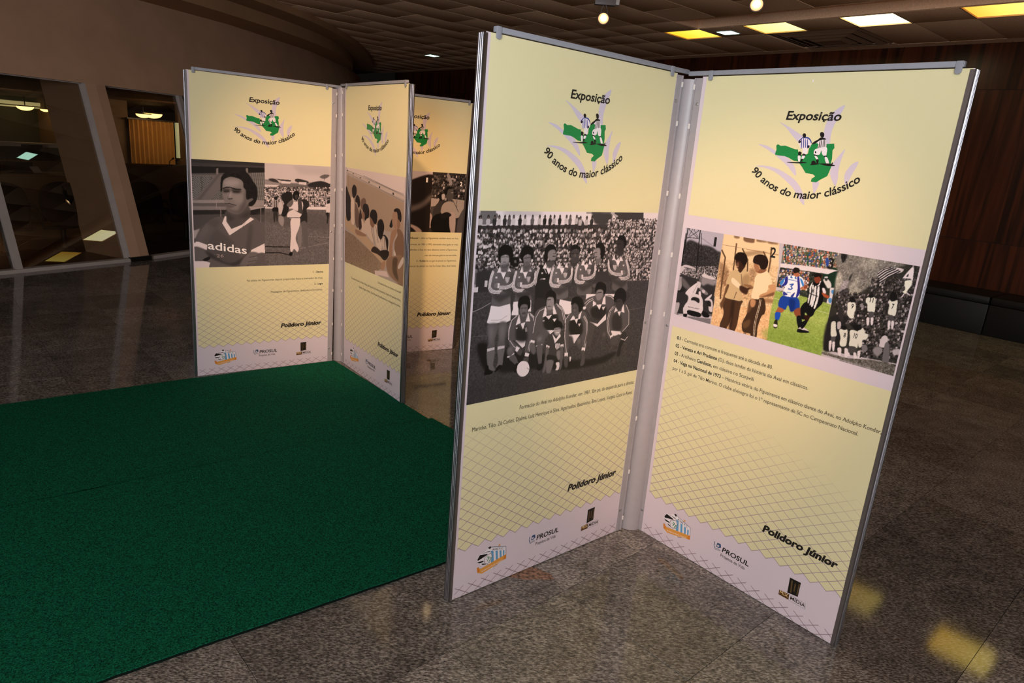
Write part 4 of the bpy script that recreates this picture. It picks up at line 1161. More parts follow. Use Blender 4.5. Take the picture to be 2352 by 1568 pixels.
ART['C'] = '''
p 45,38,38|684 2908 1255 2914 1255 1982 740 1975
p 205,195,200|684 2914 1255 2916 1255 2876 893 2757 852 2715 697 2696
s 80 b1|833 2911 896 2903 912 2846 885 2786 851 2726
s 45,38,38 b3|700 2638 867 2762 1255 2876 1250 2602 1140 2502 873 2290 721 2286
s 120,110,110 b8|855 2361 1080 2440 1252 2579 1258 2495 1087 2344 873 2278
s 110,100,100 b8 a.8|851 2527 924 2482 916 2411 858 2421
s 48,42,42 b6|863 2242 1256 2350 1260 1985 883 2122
s 195,175,168 b2|877 2116 988 2094 1095 2041 1141 1981 1060 1980 965 2051 880 2080
p 60|1255 2914 1831 2926 1828 1990 1260 1982
c dark|1262 2864 1827 2895 1860 2541 1289 2520|620 81
n 12|1255 2914 1831 2926 1827 2528 1256 2519
s 150 b1|1491 2889 1529 2903 1594 2774 1571 2725 1509 2830
p 175,165,165|1256 2519 1402 2512 1358 2401 1260 2386
p 165,155,150 b1|1616 2520 1836 2504 1826 2317 1657 2362
p 90|1260 2386 1412 2391 1322 2181 1257 2252
p 175,160,160|1254 2289 1290 2253 1318 2057 1259 2050
s 70|1309 2351 1380 2451 1446 2465 1472 2307 1397 2244 1305 2229
s 32|1365 2559 1421 2610 1476 2588 1456 2502 1403 2500
s 180 b1|1430 2580 1482 2588 1482 2515 1443 2502
s 26|1305 2229 1553 2310 1636 2287 1610 2113 1689 1988 1324 1983
s 165,155,150|1462 2429 1579 2482 1677 2437 1819 2392 1814 2292 1724 2215 1638 2262 1447 2282
s 175,160,155|1607 2311 1693 2264 1703 1989 1634 1988 1592 2162
s 35|1422 2257 1539 2309 1624 2262 1534 2210 1453 2208
l 30 2.4|1631 2496 1743 2315
l 30 2.4|1699 2499 1709 2388
s 88 b1|1498 2637 1548 2688 1616 2679 1633 2558 1592 2483 1537 2493
s 30|1472 2636 1520 2698 1586 2708 1602 2678 1536 2663 1516 2589 1491 2564
l 190 1.6|1587 2617 1621 2616
l 200 1.4 a.6|1596 2513 1623 2517
s 90 b1|1752 2216 1849 2368 1842 1991 1744 1989
'''
ART['LOGO'] = '''
s 198,188,206|1144 3781 1109 3768 1063 3727 1043 3681 1036 3619 1042 3536 1089 3538 1087 3600 1099 3662 1120 3713
s 198,188,206|704 3668 783 3638 882 3587 903 3572 889 3524 868 3539 818 3580 760 3632
s 198,188,206|566 3513 642 3504 717 3471 811 3433 863 3387 889 3345 892 3315 852 3347 809 3383 724 3438 647 3479
s 198,188,206|572 3361 655 3367 753 3351 834 3318 902 3280 955 3224 984 3166 993 3123 957 3152 902 3219 844 3264 746 3323 658 3350
s 198,188,206|1201 3510 1175 3475 1139 3416 1130 3363 1144 3322 1182 3272 1192 3315 1185 3377 1191 3450
s 198,188,206|1303 3437 1267 3419 1239 3376 1231 3339 1247 3288 1264 3305 1280 3358 1297 3401
s 198,188,206|1024 3285 1067 3288 1066 3251 1051 3211 1039 3226
p 30,128,66|717 3520 727 3517 741 3510 777 3513 822 3501 854 3492 876 3492 885 3459 926 3456 953 3468 954 3521 990 3541 1069 3537 1121 3542 1129 3514 1119 3498 1127 3446 1125 3415 1132 3394 1125 3362 1117 3330 1077 3305 1048 3283 1010 3285 1012 3305 1034 3323 1014 3335 961 3339 930 3375 901 3403 887 3413 857 3416 817 3433 785 3442 748 3443 713 3446 709 3454 715 3482 708 3510
s 226,218,224|875 3566 903 3572 938 3568 963 3548 962 3522 951 3505 890 3502 883 3523 870 3531
s 60,72,150|886 3560 891 3560 900 3504 894 3503
s 60,72,150|899 3561 905 3562 915 3504 909 3504
s 60,72,150|913 3561 918 3561 930 3504 925 3504
s 60,72,150|928 3558 934 3556 944 3505 938 3506
s 60,72,150|869 3549 886 3569 905 3575 937 3574 960 3553 965 3537 960 3536 953 3550 933 3565 906 3568 890 3564 875 3547
s 28,24,24|890 3593 900 3600 913 3594 916 3578 909 3571 898 3574 891 3582
s 28,24,24|871 3550 884 3550 886 3538 875 3533 869 3539
s 28,24,24|940 3518 950 3524 956 3511 945 3505
s 226,218,224|911 3502 943 3502 944 3467 934 3461 915 3468
s 28,24,24|883 3478 906 3473 903 3449 887 3448
s 28,24,24|917 3466 938 3462 936 3451 915 3452
s 226,218,224|883 3448 903 3448 905 3414 895 3411
s 226,218,224|915 3451 936 3451 928 3432 913 3431
s 28,24,24|912 3431 926 3430 919 3415 910 3418
s 28,24,24|817 3404 894 3408 911 3413 954 3409 954 3406 896 3399 821 3400
s 226,218,224|1015 3561 1054 3570 1070 3511 1017 3506 1014 3535 984 3541 988 3549
s 28,24,24|1005 3563 1022 3577 1054 3573 1058 3564 1036 3563 1015 3556 1001 3542 975 3530 968 3535 982 3549
s 28,24,24|1013 3608 1026 3612 1040 3603 1043 3585 1036 3577 1021 3581 1013 3595
s 28,24,24|1020 3556 1024 3556 1025 3508 1019 3508
s 28,24,24|1029 3558 1034 3558 1037 3508 1033 3508
s 28,24,24|1040 3561 1044 3561 1053 3509 1048 3509
s 28,24,24|1050 3561 1055 3561 1065 3513 1061 3512
s 226,218,224|1010 3504 1074 3516 1083 3470 1077 3457 1055 3468 1042 3494 1036 3467 1006 3463 994 3470 994 3491
s 28,24,24|999 3485 1007 3486 1011 3475 1003 3474
s 28,24,24|998 3466 1022 3460 1020 3453 1001 3456
s 226,218,224|1002 3455 1020 3453 1034 3433 1024 3431
s 28,24,24|1020 3433 1036 3433 1038 3409 1027 3407
s 28,24,24|1068 3460 1086 3461 1087 3450 1073 3450
s 226,218,224|1075 3450 1093 3450 1112 3414 1095 3410
s 28,24,24|1095 3412 1115 3412 1152 3404 1150 3398 1098 3396 1052 3405 1041 3403 1002 3395 979 3396 989 3402 989 3417 1002 3425 1017 3418 1022 3409 1042 3408
s 28,24,24|1130 3418 1139 3421 1137 3408 1130 3409
'''
ART['SPON'] = '''
p 226,218,224|259 310 302 320 344 351 366 340 520 297 525 214 436 160 386 139 344 191 280 208 237 255
p 28,24,24|238 275 260 308 327 295 341 287 243 262
p 28,24,24|277 310 296 314 366 302 350 313
p 28,24,24|238 252 314 245 323 233 259 235
p 28,24,24|277 225 341 209 350 195 290 211
p 28,24,24|332 345 353 353 368 341 355 328
p 95,150,190|365 308 391 309 407 175 379 179
p 95,150,190|412 302 433 301 448 183 429 175
p 95,150,190|453 293 472 290 483 194 466 187
p 95,150,190|488 286 504 283 510 206 497 202
s 226,218,224|301 263 360 297 382 261 368 209 328 202 304 227
l 28,24,24 1.6|310 271 367 291 383 256 367 210 324 206 304 240 310 271
l 30,128,66 3|331 266 353 259 338 226
l 30,128,66 3|353 215 374 251
l 28,24,24 1.4|321 248 368 248
p 226,218,224|368 341 517 298 516 265 369 307
l 45,75,110 1.6|368 341 517 298 525 214
l 45,75,110 1.6|382 162 412 147 442 163
p 215,150,70|237 201 277 181 402 204 527 225 529 189 410 155 292 132 247 155
p 205,120,40|237 201 256 202 271 159 247 155
p 205,120,40|506 214 527 225 526 184 505 181
p 215,150,70|444 345 450 340 460 343 454 333 456 324 447 327 438 322 441 332
l 45,75,110 2.4|766 300 766 261 779 242
l 45,75,110 2.6|792 293 790 263 809 266
p 45,75,110|790 301 823 305 831 276 804 257 813 276 812 287 796 285
l 120,130,140 2|771 238 805 250 830 247
l 120,130,140 2|781 232 807 239 825 241
p 30,27,22|1436 347 1524 351 1523 225 1439 213
p 88,70,45|1450 331 1463 331 1470 227 1460 226
p 88,70,45|1481 323 1491 323 1492 252 1482 251
p 88,70,45|1509 334 1519 335 1518 235 1509 235
p 84,56,28|1375 199 1457 206 1460 159 1376 157
l 120,130,140 0.8|1457 206 1590 206 1594 158 1460 158
'''
# ================================================================ the setting
TH = R(-47.3)
A1 = Vector((math.cos(TH), math.sin(TH), 0)); A2 = Vector((-A1.y, A1.x, 0))
def G(s, t, z=0.): return A1*s+A2*t+Vector((0, 0, z))
MG = Matrix(((A1.x, A2.x, 0, 0), (A1.y, A2.y, 0, 0), (0, 0, 1, 0), (0, 0, 0, 1)))
def visible(P, m=80):
    d = P-Vector((0, 0, HC)); z = d.dot(fw)
    if z < .2: return False
    x = 1176+F_PX*d.dot(rt)/z; y = 784-F_PX*d.dot(up)/z
    return -m < x < 2352+m and -m < y < 1568+m
HZ = 3.4
# ---- floor: bed + slabs
floor = MB(MG).add([(-20, -5, -.012), (7, -5, -.012), (7, 12, -.012), (-20, 12, -.012)], [(0, 1, 2, 3)]).build('floor', M_GROUT, kind='structure')
rnd = random.Random(3)
DS, DT = .585, .568
cells = []
for i in range(-36, 14):
    for j in range(-16, 14):
        s = -.333+i*DS; t = 2.92+j*DT
        if t > 10.1 or s < -17 or s > 5: continue
        c = G(s+DS/2, t+DT/2)
        vis = visible(c, 250) and (c.x > -6.2)
        cells.append((not vis, c.length, s, t))
cells.sort()
slab = MB().box((0, 0, -.02), (DS-.0018, DT-.0018, 0)).mesh('floor_slab'); slab.materials.append(M_FLOOR)
far = MB(MG)
for k, (nv, d, s, t) in enumerate(cells):
    if k < 290 and not nv:
        o = place('floor_slab', slab, None, floor)
        o.matrix_world = Matrix.Translation(G(s+.0009, t+.0009, 0)) @ Matrix.Rotation(TH, 4, 'Z') @ Matrix.Rotation(rnd.uniform(-.0016, .0016), 4, 'X') @ Matrix.Rotation(rnd.uniform(-.0016, .0016), 4, 'Y')
    else:
        far.box((s+.0009, t+.0009, -.02), (s+DS-.0009, t+DT-.0009, 0))
far.build('distant_floor_slabs', M_FLOOR, floor, kind='stuff')
def patch(name, pts):
    bm = bmesh.new(); r = random.Random(len(pts)); vs = []
    n = len(pts)
    for i in range(n):
        a, b = Vector(pts[i]), Vector(pts[(i+1) % n])
        for k in range(5):
            p = a.lerp(b, k/5)+Vector((r.uniform(-.006, .006), r.uniform(-.006, .006)))
            vs.append(bm.verts.new((p.x, p.y, .0012)))
    bm.faces.new(vs); m = bpy.data.meshes.new(name); bm.to_mesh(m); bm.free()
    return place(name, m, M_PATCH, floor)
patch('worn_patch', [(.05, 2.375), (.12, 2.36), (.25, 2.38), (.245, 2.41), (.17, 2.45), (.10, 2.43)])
patch('worn_patch', [(-.20, 1.72), (-.02, 1.74), (.03, 1.70), (.0, 1.66), (-.2, 1.65)])

# ---- ceiling: tiles hung in a grid, a recessed slot and the openings for the fixtures
TS, TT = .6075, 1.215
LIGHT_S = [-5.97, -4.765, -3.56, -2.355, -1.14, .075, 1.29]
LT0, LT1 = 8.10, 8.71
ceil = empty('ceiling', G(0, 0, HZ)); tag(ceil, kind='structure')
def cpart(mb, name, m, **kw):
    o = mb.build(name, m, None, **kw); o.parent = ceil; o.matrix_parent_inverse = Matrix.Translation(-G(0, 0, HZ)); return o
S0 = -3.56-TS/2
tile = MB().box((0, 0, -.006), (TS-.012, TT-.012, .012), .003).mesh('ceiling_tile'); tile.materials.append(M_TILE)
tile2 = MB().box((0, 0, -.006), (TS-.012, LT1-LT0-.012, .012), .003).mesh('ceiling_tile'); tile2.materials.append(M_TILE)
def put_tile(me, s, t):
    o = place('ceiling_tile', me, None, ceil)
    o.matrix_basis = Matrix.Translation(G(s+.006, t+.006, 0)) @ Matrix.Rotation(TH+rnd.uniform(-.0012, .0012), 4, 'Z') @ Matrix.Rotation(rnd.uniform(-.0016, .0016), 4, 'X') @ Matrix.Rotation(rnd.uniform(-.0016, .0016), 4, 'Y')
ext = MB(MG)
for i in range(-22, 14):
    s = S0+i*TS
    islight = any(abs(s+TS/2-q) < .1 for q in LIGHT_S)
    off = (i % 2)*TT*.5
    for j in (-4, -3, -2, -1, 0, 1, 2, 3, 4, 5):
        t = 7.55-TT*(j+1)-off+.6075*0
        if t < -4.5: continue
        if visible(G(s+.3, t+.6, HZ), 200) and t+TT < 7.58: put_tile(tile, s, t)
        elif t+TT < 7.58: ext.box((s+.006, t+.006, HZ-.006), (s+TS-.006, t+TT-.006, HZ+.01))
    if off:
        ext.box((s+.006, 7.55-off+.006, HZ-.006), (s+TS-.006, 7.544, HZ+.01))
    if not (-5.66 < s+.3): # left of the slot the tiles run on
        put_tile(tile2, s, 7.53)
    if not islight: put_tile(tile2, s, LT0)
    # rows between fixtures and the wooden wall
    if abs(s+TS/2+4.45) < .62: continue       # air diffuser bay
    put_tile(tile, s, LT1)
    ext.box((s+.006, LT1+TT+.006, HZ-.006), (s+TS-.006, 10.17, HZ+.01))
for i in range(-23, 14):
    s = S0+i*TS
    if abs(s+TS/2+4.45) < .62:
        ext.box((s+.006, 9.84, HZ-.006), (s+TS-.006, 10.17, HZ+.01))
cpart(ext, 'cut_ceiling_tiles', M_TILE, kind='stuff')
# grid backing above the tiles (dark gaps), slot walls
g = MB(MG)
g.add([(-20, -5, HZ+.014), (7, -5, HZ+.014), (7, 7.56, HZ+.014), (-20, 7.56, HZ+.014)], [(0, 1, 2, 3)])
g.add([(-20, 7.56, HZ+.014), (-5.68, 7.56, HZ+.014), (-5.68, 8.09, HZ+.014), (-20, 8.09, HZ+.014)], [(0, 1, 2, 3)])
g.add([(-20, 8.09, HZ+.014), (7, 8.09, HZ+.014), (7, 10.2, HZ+.014), (-20, 10.2, HZ+.014)], [(0, 1, 2, 3)])
cpart(g, 'ceiling_grid', M_GRID)
sl = MB(MG)
sl.box((-5.70, 7.55, HZ-.002), (-5.68, 8.11, HZ+.30)); sl.box((-5.68, 8.08, HZ-.004), (7, 8.10, HZ+.30)); sl.box((-5.68, 7.55, HZ-.004), (7, 7.565, HZ+.30))
sl.add([(-5.7, 7.55, HZ+.30), (7, 7.55, HZ+.30), (7, 8.1, HZ+.30), (-5.7, 8.1, HZ+.30)], [(0, 1, 2, 3)])
cpart(sl, 'recessed_slot', M_TILE)

# ---- walls
def wpt(s, t, z): return G(s, t, z)
wall_wood = empty('wall_far', G(-5, 10.18, 0)); tag(wall_wood, kind='structure')
wb = MB(MG).box((-16.5, 10.20, 0), (7, 10.3, 3.42)).build('wall_core', M_BLACKPAINT); wb.parent = wall_wood; wb.matrix_parent_inverse = Matrix.Translation(-G(-5, 10.18, 0))
rows = [(.0, 1.036), (1.042, 2.856), (2.862, 3.395)]
ws = -16.4
k = 0
while ws < 7:
    for z0, z1 in rows:
        o = MB(MG).box((ws+.001, 10.185, z0), (ws+2.438, 10.2, z1)).build('veneer_panel', M_WOOD)
        o.parent = wall_wood; o.matrix_parent_inverse = Matrix.Translation(-G(-5, 10.18, 0))
    ws += 2.44
MB(MG).box((-20, -5, 0), (7, -4.9, 3.5)).build('wall_back', M_PLASTER, kind='structure')
MB(MG).box((7, -5, 0), (7.1, 10.3, 3.5)).build('wall_right', M_PLASTER, kind='structure')

# leaning window wall: straight bays turning around the hall, each leaning away at 16 degrees
TAN = math.tan(R(16.0)); 
V0 = Vector((-4.623, 8.108, 0))
dirs = {0: 70.6, 1: 80., 2: 89., 3: 97.}
VV = {0: V0}
for k_ in range(4): VV[k_+1] = VV[k_]+Vector((math.cos(R(dirs[k_])), math.sin(R(dirs[k_])), 0))*2.64
bd = {-1: 61.7, -2: 56.5, -3: 50.}
for k_ in (-1, -2, -3): VV[k_] = VV[k_+1]-Vector((math.cos(R(bd[k_])), math.sin(R(bd[k_])), 0))*2.64
dirs.update(bd)
wl = empty('wall_left', V0); tag(wl, kind='structure')
def adopt(o, parent):
    o.parent = parent; o.matrix_parent_inverse = Matrix.Translation(-parent.location); return o
WT = 3.16
def outv(k):
    d = R(dirs[k]); return Vector((-math.sin(d), math.cos(d), 0))
def corner(k, z, depth=0.):
    """bay vertex k at height z, on the mitre between its neighbours"""
    a = outv(k-1) if k-1 in dirs else outv(k); b = outv(k) if k in dirs else outv(k-1)
    m = (a+b).normalized(); sc = 1/max(m.dot(a), .5)
    return VV[k]+m*sc*(TAN*z+depth)+Vector((0, 0, z))
def bay(k, x, z, depth=0.):
    """point in bay k: x 0..1 between its vertices"""
    return corner(k, z, depth).lerp(corner(k+1, z, depth), x)
H1 = 2.02; MW = .048           # window head; half mullion as a fraction of the bay
body = MB(); jambs = MB()
for k in range(-3, 4):
    win = k <= 1
    def q(x0, x1, z0, z1, d0=0., d1=None):
        d1 = d0 if d1 is None else d1
        body.add([bay(k, x0, z0, d0), bay(k, x1, z0, d0), bay(k, x1, z1, d0), bay(k, x0, z1, d0)], [(0, 1, 2, 3)])
    if not win: q(0, 1, 0, H1)
    if win:
        q(0, MW, 0, H1); q(1-MW, 1, 0, H1)
        # reveals: jambs, head
        D = .11
        for x in (MW, 1-MW):
            jambs.add([bay(k, x, 0), bay(k, x, H1), bay(k, x, H1, D), bay(k, x, 0, D)], [(0, 1, 2, 3)])
        body.add([bay(k, MW, H1), bay(k, 1-MW, H1), bay(k, 1-MW, H1, D), bay(k, MW, H1, D)], [(0, 1, 2, 3)])
adopt(body.build('plaster_face', M_PLASTER), wl)
uw = MB(); cols_ = [(k, i/8) for k in range(-3, 4) for i in range(8)]+[(3, 1.0)]; nz = 5
vs_ = [bay(k, x, H1+(WT-H1)*j/nz, 0) for j in range(nz+1) for k, x in cols_]; nc = len(cols_)
uw.add(vs_, [(j*nc+i, j*nc+i+1, (j+1)*nc+i+1, (j+1)*nc+i) for j in range(nz) for i in range(nc-1)], True)
um = uw.mesh('upper_wall')
# rounded normals: the upper wall reads as one continuous curve
nr = []
for j in range(nz+1):
    for k, x in cols_:
        d0_ = R(dirs.get(k-1, dirs[k]-7)); d1_ = R(dirs[k]); d2_ = R(dirs.get(k+1, dirs[k]+7))
        a = (d0_+d1_)/2*(1-x)+(d1_+d2_)/2*x
        nr.append(Vector((math.sin(a), -math.cos(a), TAN)).normalized())
um.materials.append(M_PLASTER)
if um.polygons[0].normal.dot(nr[0]) < 0: um.flip_normals()
um.normals_split_custom_set_from_vertices(nr)
adopt(place('upper_wall', um, None), wl)
adopt(jambs.build('window_reveal', M_FRAME), wl)
# dark plinths under the wide mullions
pm = MB()
for k in (-1, 0, 1, 2):
    c = corner(k, 0); a = (corner(k, 0, .02)-c)
    x = outv(k-1 if k > -3 else k); tdir = Vector((x.y, -x.x, 0))
    pm.add([c+tdir*-.13-x*.012, c+tdir*.13-x*.012, c+tdir*.13-x*.012+Vector((0, 0, .055)), c+tdir*-.13-x*.012+Vector((0, 0, .055)),
            c+tdir*-.13+x*.05, c+tdir*.13+x*.05, c+tdir*.13+x*.05+Vector((0, 0, .055)), c+tdir*-.13+x*.05+Vector((0, 0, .055))],
           [(0, 1, 2, 3), (4, 5, 6, 7), (0, 1, 5, 4), (3, 2, 6, 7), (0, 3, 7, 4), (1, 2, 6, 5)])
adopt(pm.build('mullion_plinth', M_BLACKP), wl)
# windows: frame + two panes each
wn = 0
for k in range(-3, 2):
    wn += 1
    w = empty('window_%d' % wn, bay(k, .5, 0)); tag(w, kind='structure')
    mid = .46 if k == -1 else .5
    if k == -1: mid = 1-1.19/2.64-MW+.0
    fr = MB()
    def bar(x0, x1, z0, z1, d0=-.004, d1=.10):
        P = [bay(k, x, z, d) for d in (d0, d1) for (x, z) in ((x0, z0), (x1, z0), (x1, z1), (x0, z1))]
        fr.add(P, [(0, 1, 2, 3), (4, 5, 6, 7), (0, 1, 5, 4), (1, 2, 6, 5), (2, 3, 7, 6), (3, 0, 4, 7)])
    bar(MW, 1-MW, 0, .038, .004, .10)
    bar(MW, 1-MW, H1-.012, H1, .075, .10)
    bar(MW, MW+.008, .038, H1, .075, .10); bar(1-MW-.008, 1-MW, .038, H1, .075, .10)
    adopt(fr.build('window_frame', M_FRAME), w)
    fr = MB(); bar(mid-.012, mid+.012, .03, H1, .03, .10)
    adopt(fr.build('window_bar', M_FRAME), w)
    for x0, x1 in ((MW, mid-.012), (mid+.012, 1-MW)):
        P = [bay(k, x, z, d) for d in (.085, .093) for (x, z) in ((x0, .03), (x1, .03), (x1, H1), (x0, H1))]
        gl = MB().add(P, [(0, 1, 2, 3), (4, 5, 6, 7), (0, 1, 5, 4), (1, 2, 6, 5), (2, 3, 7, 6), (3, 0, 4, 7)])
        adopt(gl.build('pane', M_GLASS), w)

# stepped coves where the wall meets the ceiling
P1 = [(-7.4, 3.2), (-6.4, 5.0), (-5.55, 6.6), (-4.85, 8.1), (-4.35, 9.4), (-4.10, 10.3), (-3.88, 11.2), (-3.72, 12.2), (-3.68, 13.4), (-3.80, 14.8), (-4.1, 16.2), (-4.6, 17.8)]
P2 = [(-6.9, 3.0), (-5.9, 4.7), (-5.05, 6.4), (-4.4, 7.9), (-3.92, 9.2), (-3.66, 10.15), (-3.44, 11.1), (-3.34, 12.3), (-3.36, 13.7), (-3.53, 15.4), (-3.77, 16.7), (-4.2, 18.2)]
def dense(P, n=6):
    out = []
    for i in range(len(P)-1):
        p0 = Vector(P[max(i-1, 0)]); p1 = Vector(P[i]); p2 = Vector(P[i+1]); p3 = Vector(P[min(i+2, len(P)-1)])
        for a in range(n):
            t = a/n; out.append(.5*((2*p1)+(p2-p0)*t+(2*p0-5*p1+4*p2-p3)*t*t+(3*p1-p0-3*p2+p3)*t**3))
    out.append(Vector(P[-1])); return out
D1, D2 = dense(P1), dense(P2)
def strip(mb, A, za, B, zb):
    n = len(A); mb.add([(p.x, p.y, za) for p in A]+[(p.x, p.y, zb) for p in B], [(i, i+1, n+i+1, n+i) for i in range(n-1)], True)
cv = empty('trim_1', (-4.3, 9.5, 3.1)); tag(cv, kind='structure')
backp = [p+Vector((-1.6, .35)) for p in D1]
m_ = MB(); strip(m_, backp, WT-.03, D1, WT-.03); strip(m_, D1, WT-.03, D1, 3.30); adopt(m_.build('lower_cove', M_COVE), cv)
m_ = MB(); strip(m_, [p+Vector((-.3, .05)) for p in D1], 3.30, D2, 3.30); strip(m_, D2, 3.30, D2, 3.41); adopt(m_.build('upper_cove', M_COVE), cv)

# ---- room behind the glass
ir = empty('floor_2', (-7, 9, 0)); tag(ir, kind='structure')
io = MB()
fl = [corner(k, 0, .10) for k in range(-3, 5)]
backl = [corner(k, 0, 6.4) for k in range(-3, 5)]
n = len(fl)
io.add([(p.x, p.y, .012) for p in fl]+[(p.x, p.y, .012) for p in backl], [(i, i+1, n+i+1, n+i) for i in range(n-1)])
adopt(io.build('wooden_floor', M_WOODF), ir)
iw = MB()
iw.add([(p.x, p.y, 0) for p in backl]+[(p.x, p.y, 3.0) for p in backl], [(i, i+1, n+i+1, n+i) for i in range(n-1)])
iw.build('wall_inner', M_INTWALL, kind='structure')
ic = MB()
tl = [corner(k, 2.12, .06) for k in range(-3, 5)]
ic.add([(p.x, p.y, 2.12) for p in tl]+[(p.x, p.y, 1.86) for p in backl], [(i, i+1, n+i+1, n+i) for i in range(n-1)])
ic.build('ceiling_2', M_INTCEIL, kind='structure')
# leaning fin behind the wide mullion
def fin(k, name, depth=.86):
    m = MB(); x0, x1 = 1-MW+.004, 1-.006
    P = []
    for d in (.10, depth):
        for z in (0.012, 2.08):
            for x in (x0, x1): P.append(bay(k, x, z, d))
    m.add(P, [(0, 1, 3, 2), (4, 5, 7, 6), (0, 1, 5, 4), (2, 3, 7, 6), (0, 2, 6, 4), (1, 3, 7, 5)])
    return m.build(name, M_PLASTER, kind='structure')
for k, nm in ((-1, 'trim_2'), (0, 'trim_3'), (-2, 'trim_4')): fin(k, nm)
# ================================================================ ceiling fixtures
LCOL = [((255, 226, 90), (250, 190, 30), 1.5, 'yellow tinted'), ((255, 246, 150), (255, 232, 110), 2.0, 'pale yellow'),
        ((255, 250, 205), (255, 244, 180), 4.2, 'bright white'), ((255, 226, 110), (225, 160, 50), 1.8, 'amber shaded'),
        ((255, 226, 110), (250, 195, 60), 3.0, ''), ((255, 226, 110), (250, 195, 60), 3.0, ''), ((255, 226, 110), (250, 195, 60), 3.0, '')]
LLAB = ['square ceiling light panel glowing yellow, leftmost of the row by the small green-white downlight',
        'square ceiling light panel glowing pale yellow, right of the small green-white downlight',
        'square ceiling light panel glowing brightest white in the row',
        'square ceiling light panel fading to amber at the top right corner of the photo',
        None, None, None]
for i, s in enumerate(LIGHT_S):
    c1, c2, st, w_ = LCOL[i]
    L_ = empty('ceiling_light', G(s, (LT0+LT1)/2, HZ), TH)
    tag(L_, LLAB[i] or 'square ceiling light panel of the row, out of view behind the photographer right', 'ceiling light', 'square ceiling light panels')
    h = (LT1-LT0)/2-.006
    fr = MB()
    for a, b in (((-h, -h), (h, -h+.016)), ((-h, h-.016), (h, h)), ((-h, -h+.016), (-h+.016, h-.016)), ((h-.016, -h+.016), (h, h-.016))):
        fr.box((a[0], a[1], -.008), (b[0], b[1], .03))
    fr.build('frame', M_GRIDL, L_)
    MB().box((-h+.016, -h+.016, .006), (h-.016, h-.016, .012)).build('diffuser', mat_emit('diffuser', c1, st, c2, 0 if i != 2 else 1), L_)
    MB().box((-h, -h, .03), (h, h, .06)).build('housing', M_GRID, L_)
for i, (s, t, lab) in enumerate(((-5.44, 8.43, 'small square greenish-white downlight between two yellow ceiling panels'),
                                 (-12.25, 8.43, 'small square white downlight far off above the middle display stand'),
                                 (-6.1, 4.47, 'small square downlight above the frame, mirrored in the left window'))):
    L_ = empty('downlight', G(s, t, HZ), TH)
    tag(L_, lab, 'ceiling light', 'small square downlights')
    h = .125
    fr = MB()
    for a, b in (((-h, -h), (h, -h+.014)), ((-h, h-.014), (h, h)), ((-h, -h), (-h+.014, h)), ((h-.014, -h), (h, h))):
        fr.box((a[0], a[1], -.014), (b[0], b[1], 0.0))
    fr.build('trim_ring', M_FRAME, L_)
    MB().box((-h+.014, -h+.014, -.009), (h-.014, h-.014, -.007)).build('diffuser', mat_emit('cool diffuser', (200, 255, 232), 6), L_)
# four-way air diffuser
M_LOUV = mat('louvre', (150, 118, 94), .7)
V_ = empty('air_diffuser', G(-4.45, 9.34, HZ), TH); tag(V_, 'dark square four-way air diffuser set in the ceiling behind the light panels', 'air vent')
h0 = .585
for r_, z in ((.60, -.004), (.50, -.022), (.37, -.034), (.24, -.046)):
    m = MB()
    for a in range(4):
        Mx = Matrix.Rotation(a*math.pi/2, 4, 'Z'); q = [(r_, -r_, z+.016), (r_, r_, z+.016), (r_-.07, r_-.07, z-.006), (r_-.07, -r_+.07, z-.006)]
        m.add([Mx @ Vector(p) for p in q]+[Mx @ (Vector(p)+Vector((0, 0, .006))) for p in q], [(0, 1, 2, 3), (4, 5, 6, 7), (0, 1, 5, 4), (2, 3, 7, 6)])
    m.build('louvre', M_LOUV, V_)
MB().box((-h0, -h0, .02), (h0, h0, .04)).build('backing', M_GRID, V_)
MB().box((-.16, -.16, -.05), (.16, .16, -.044)).build('centre_plate', M_LOUV, V_)

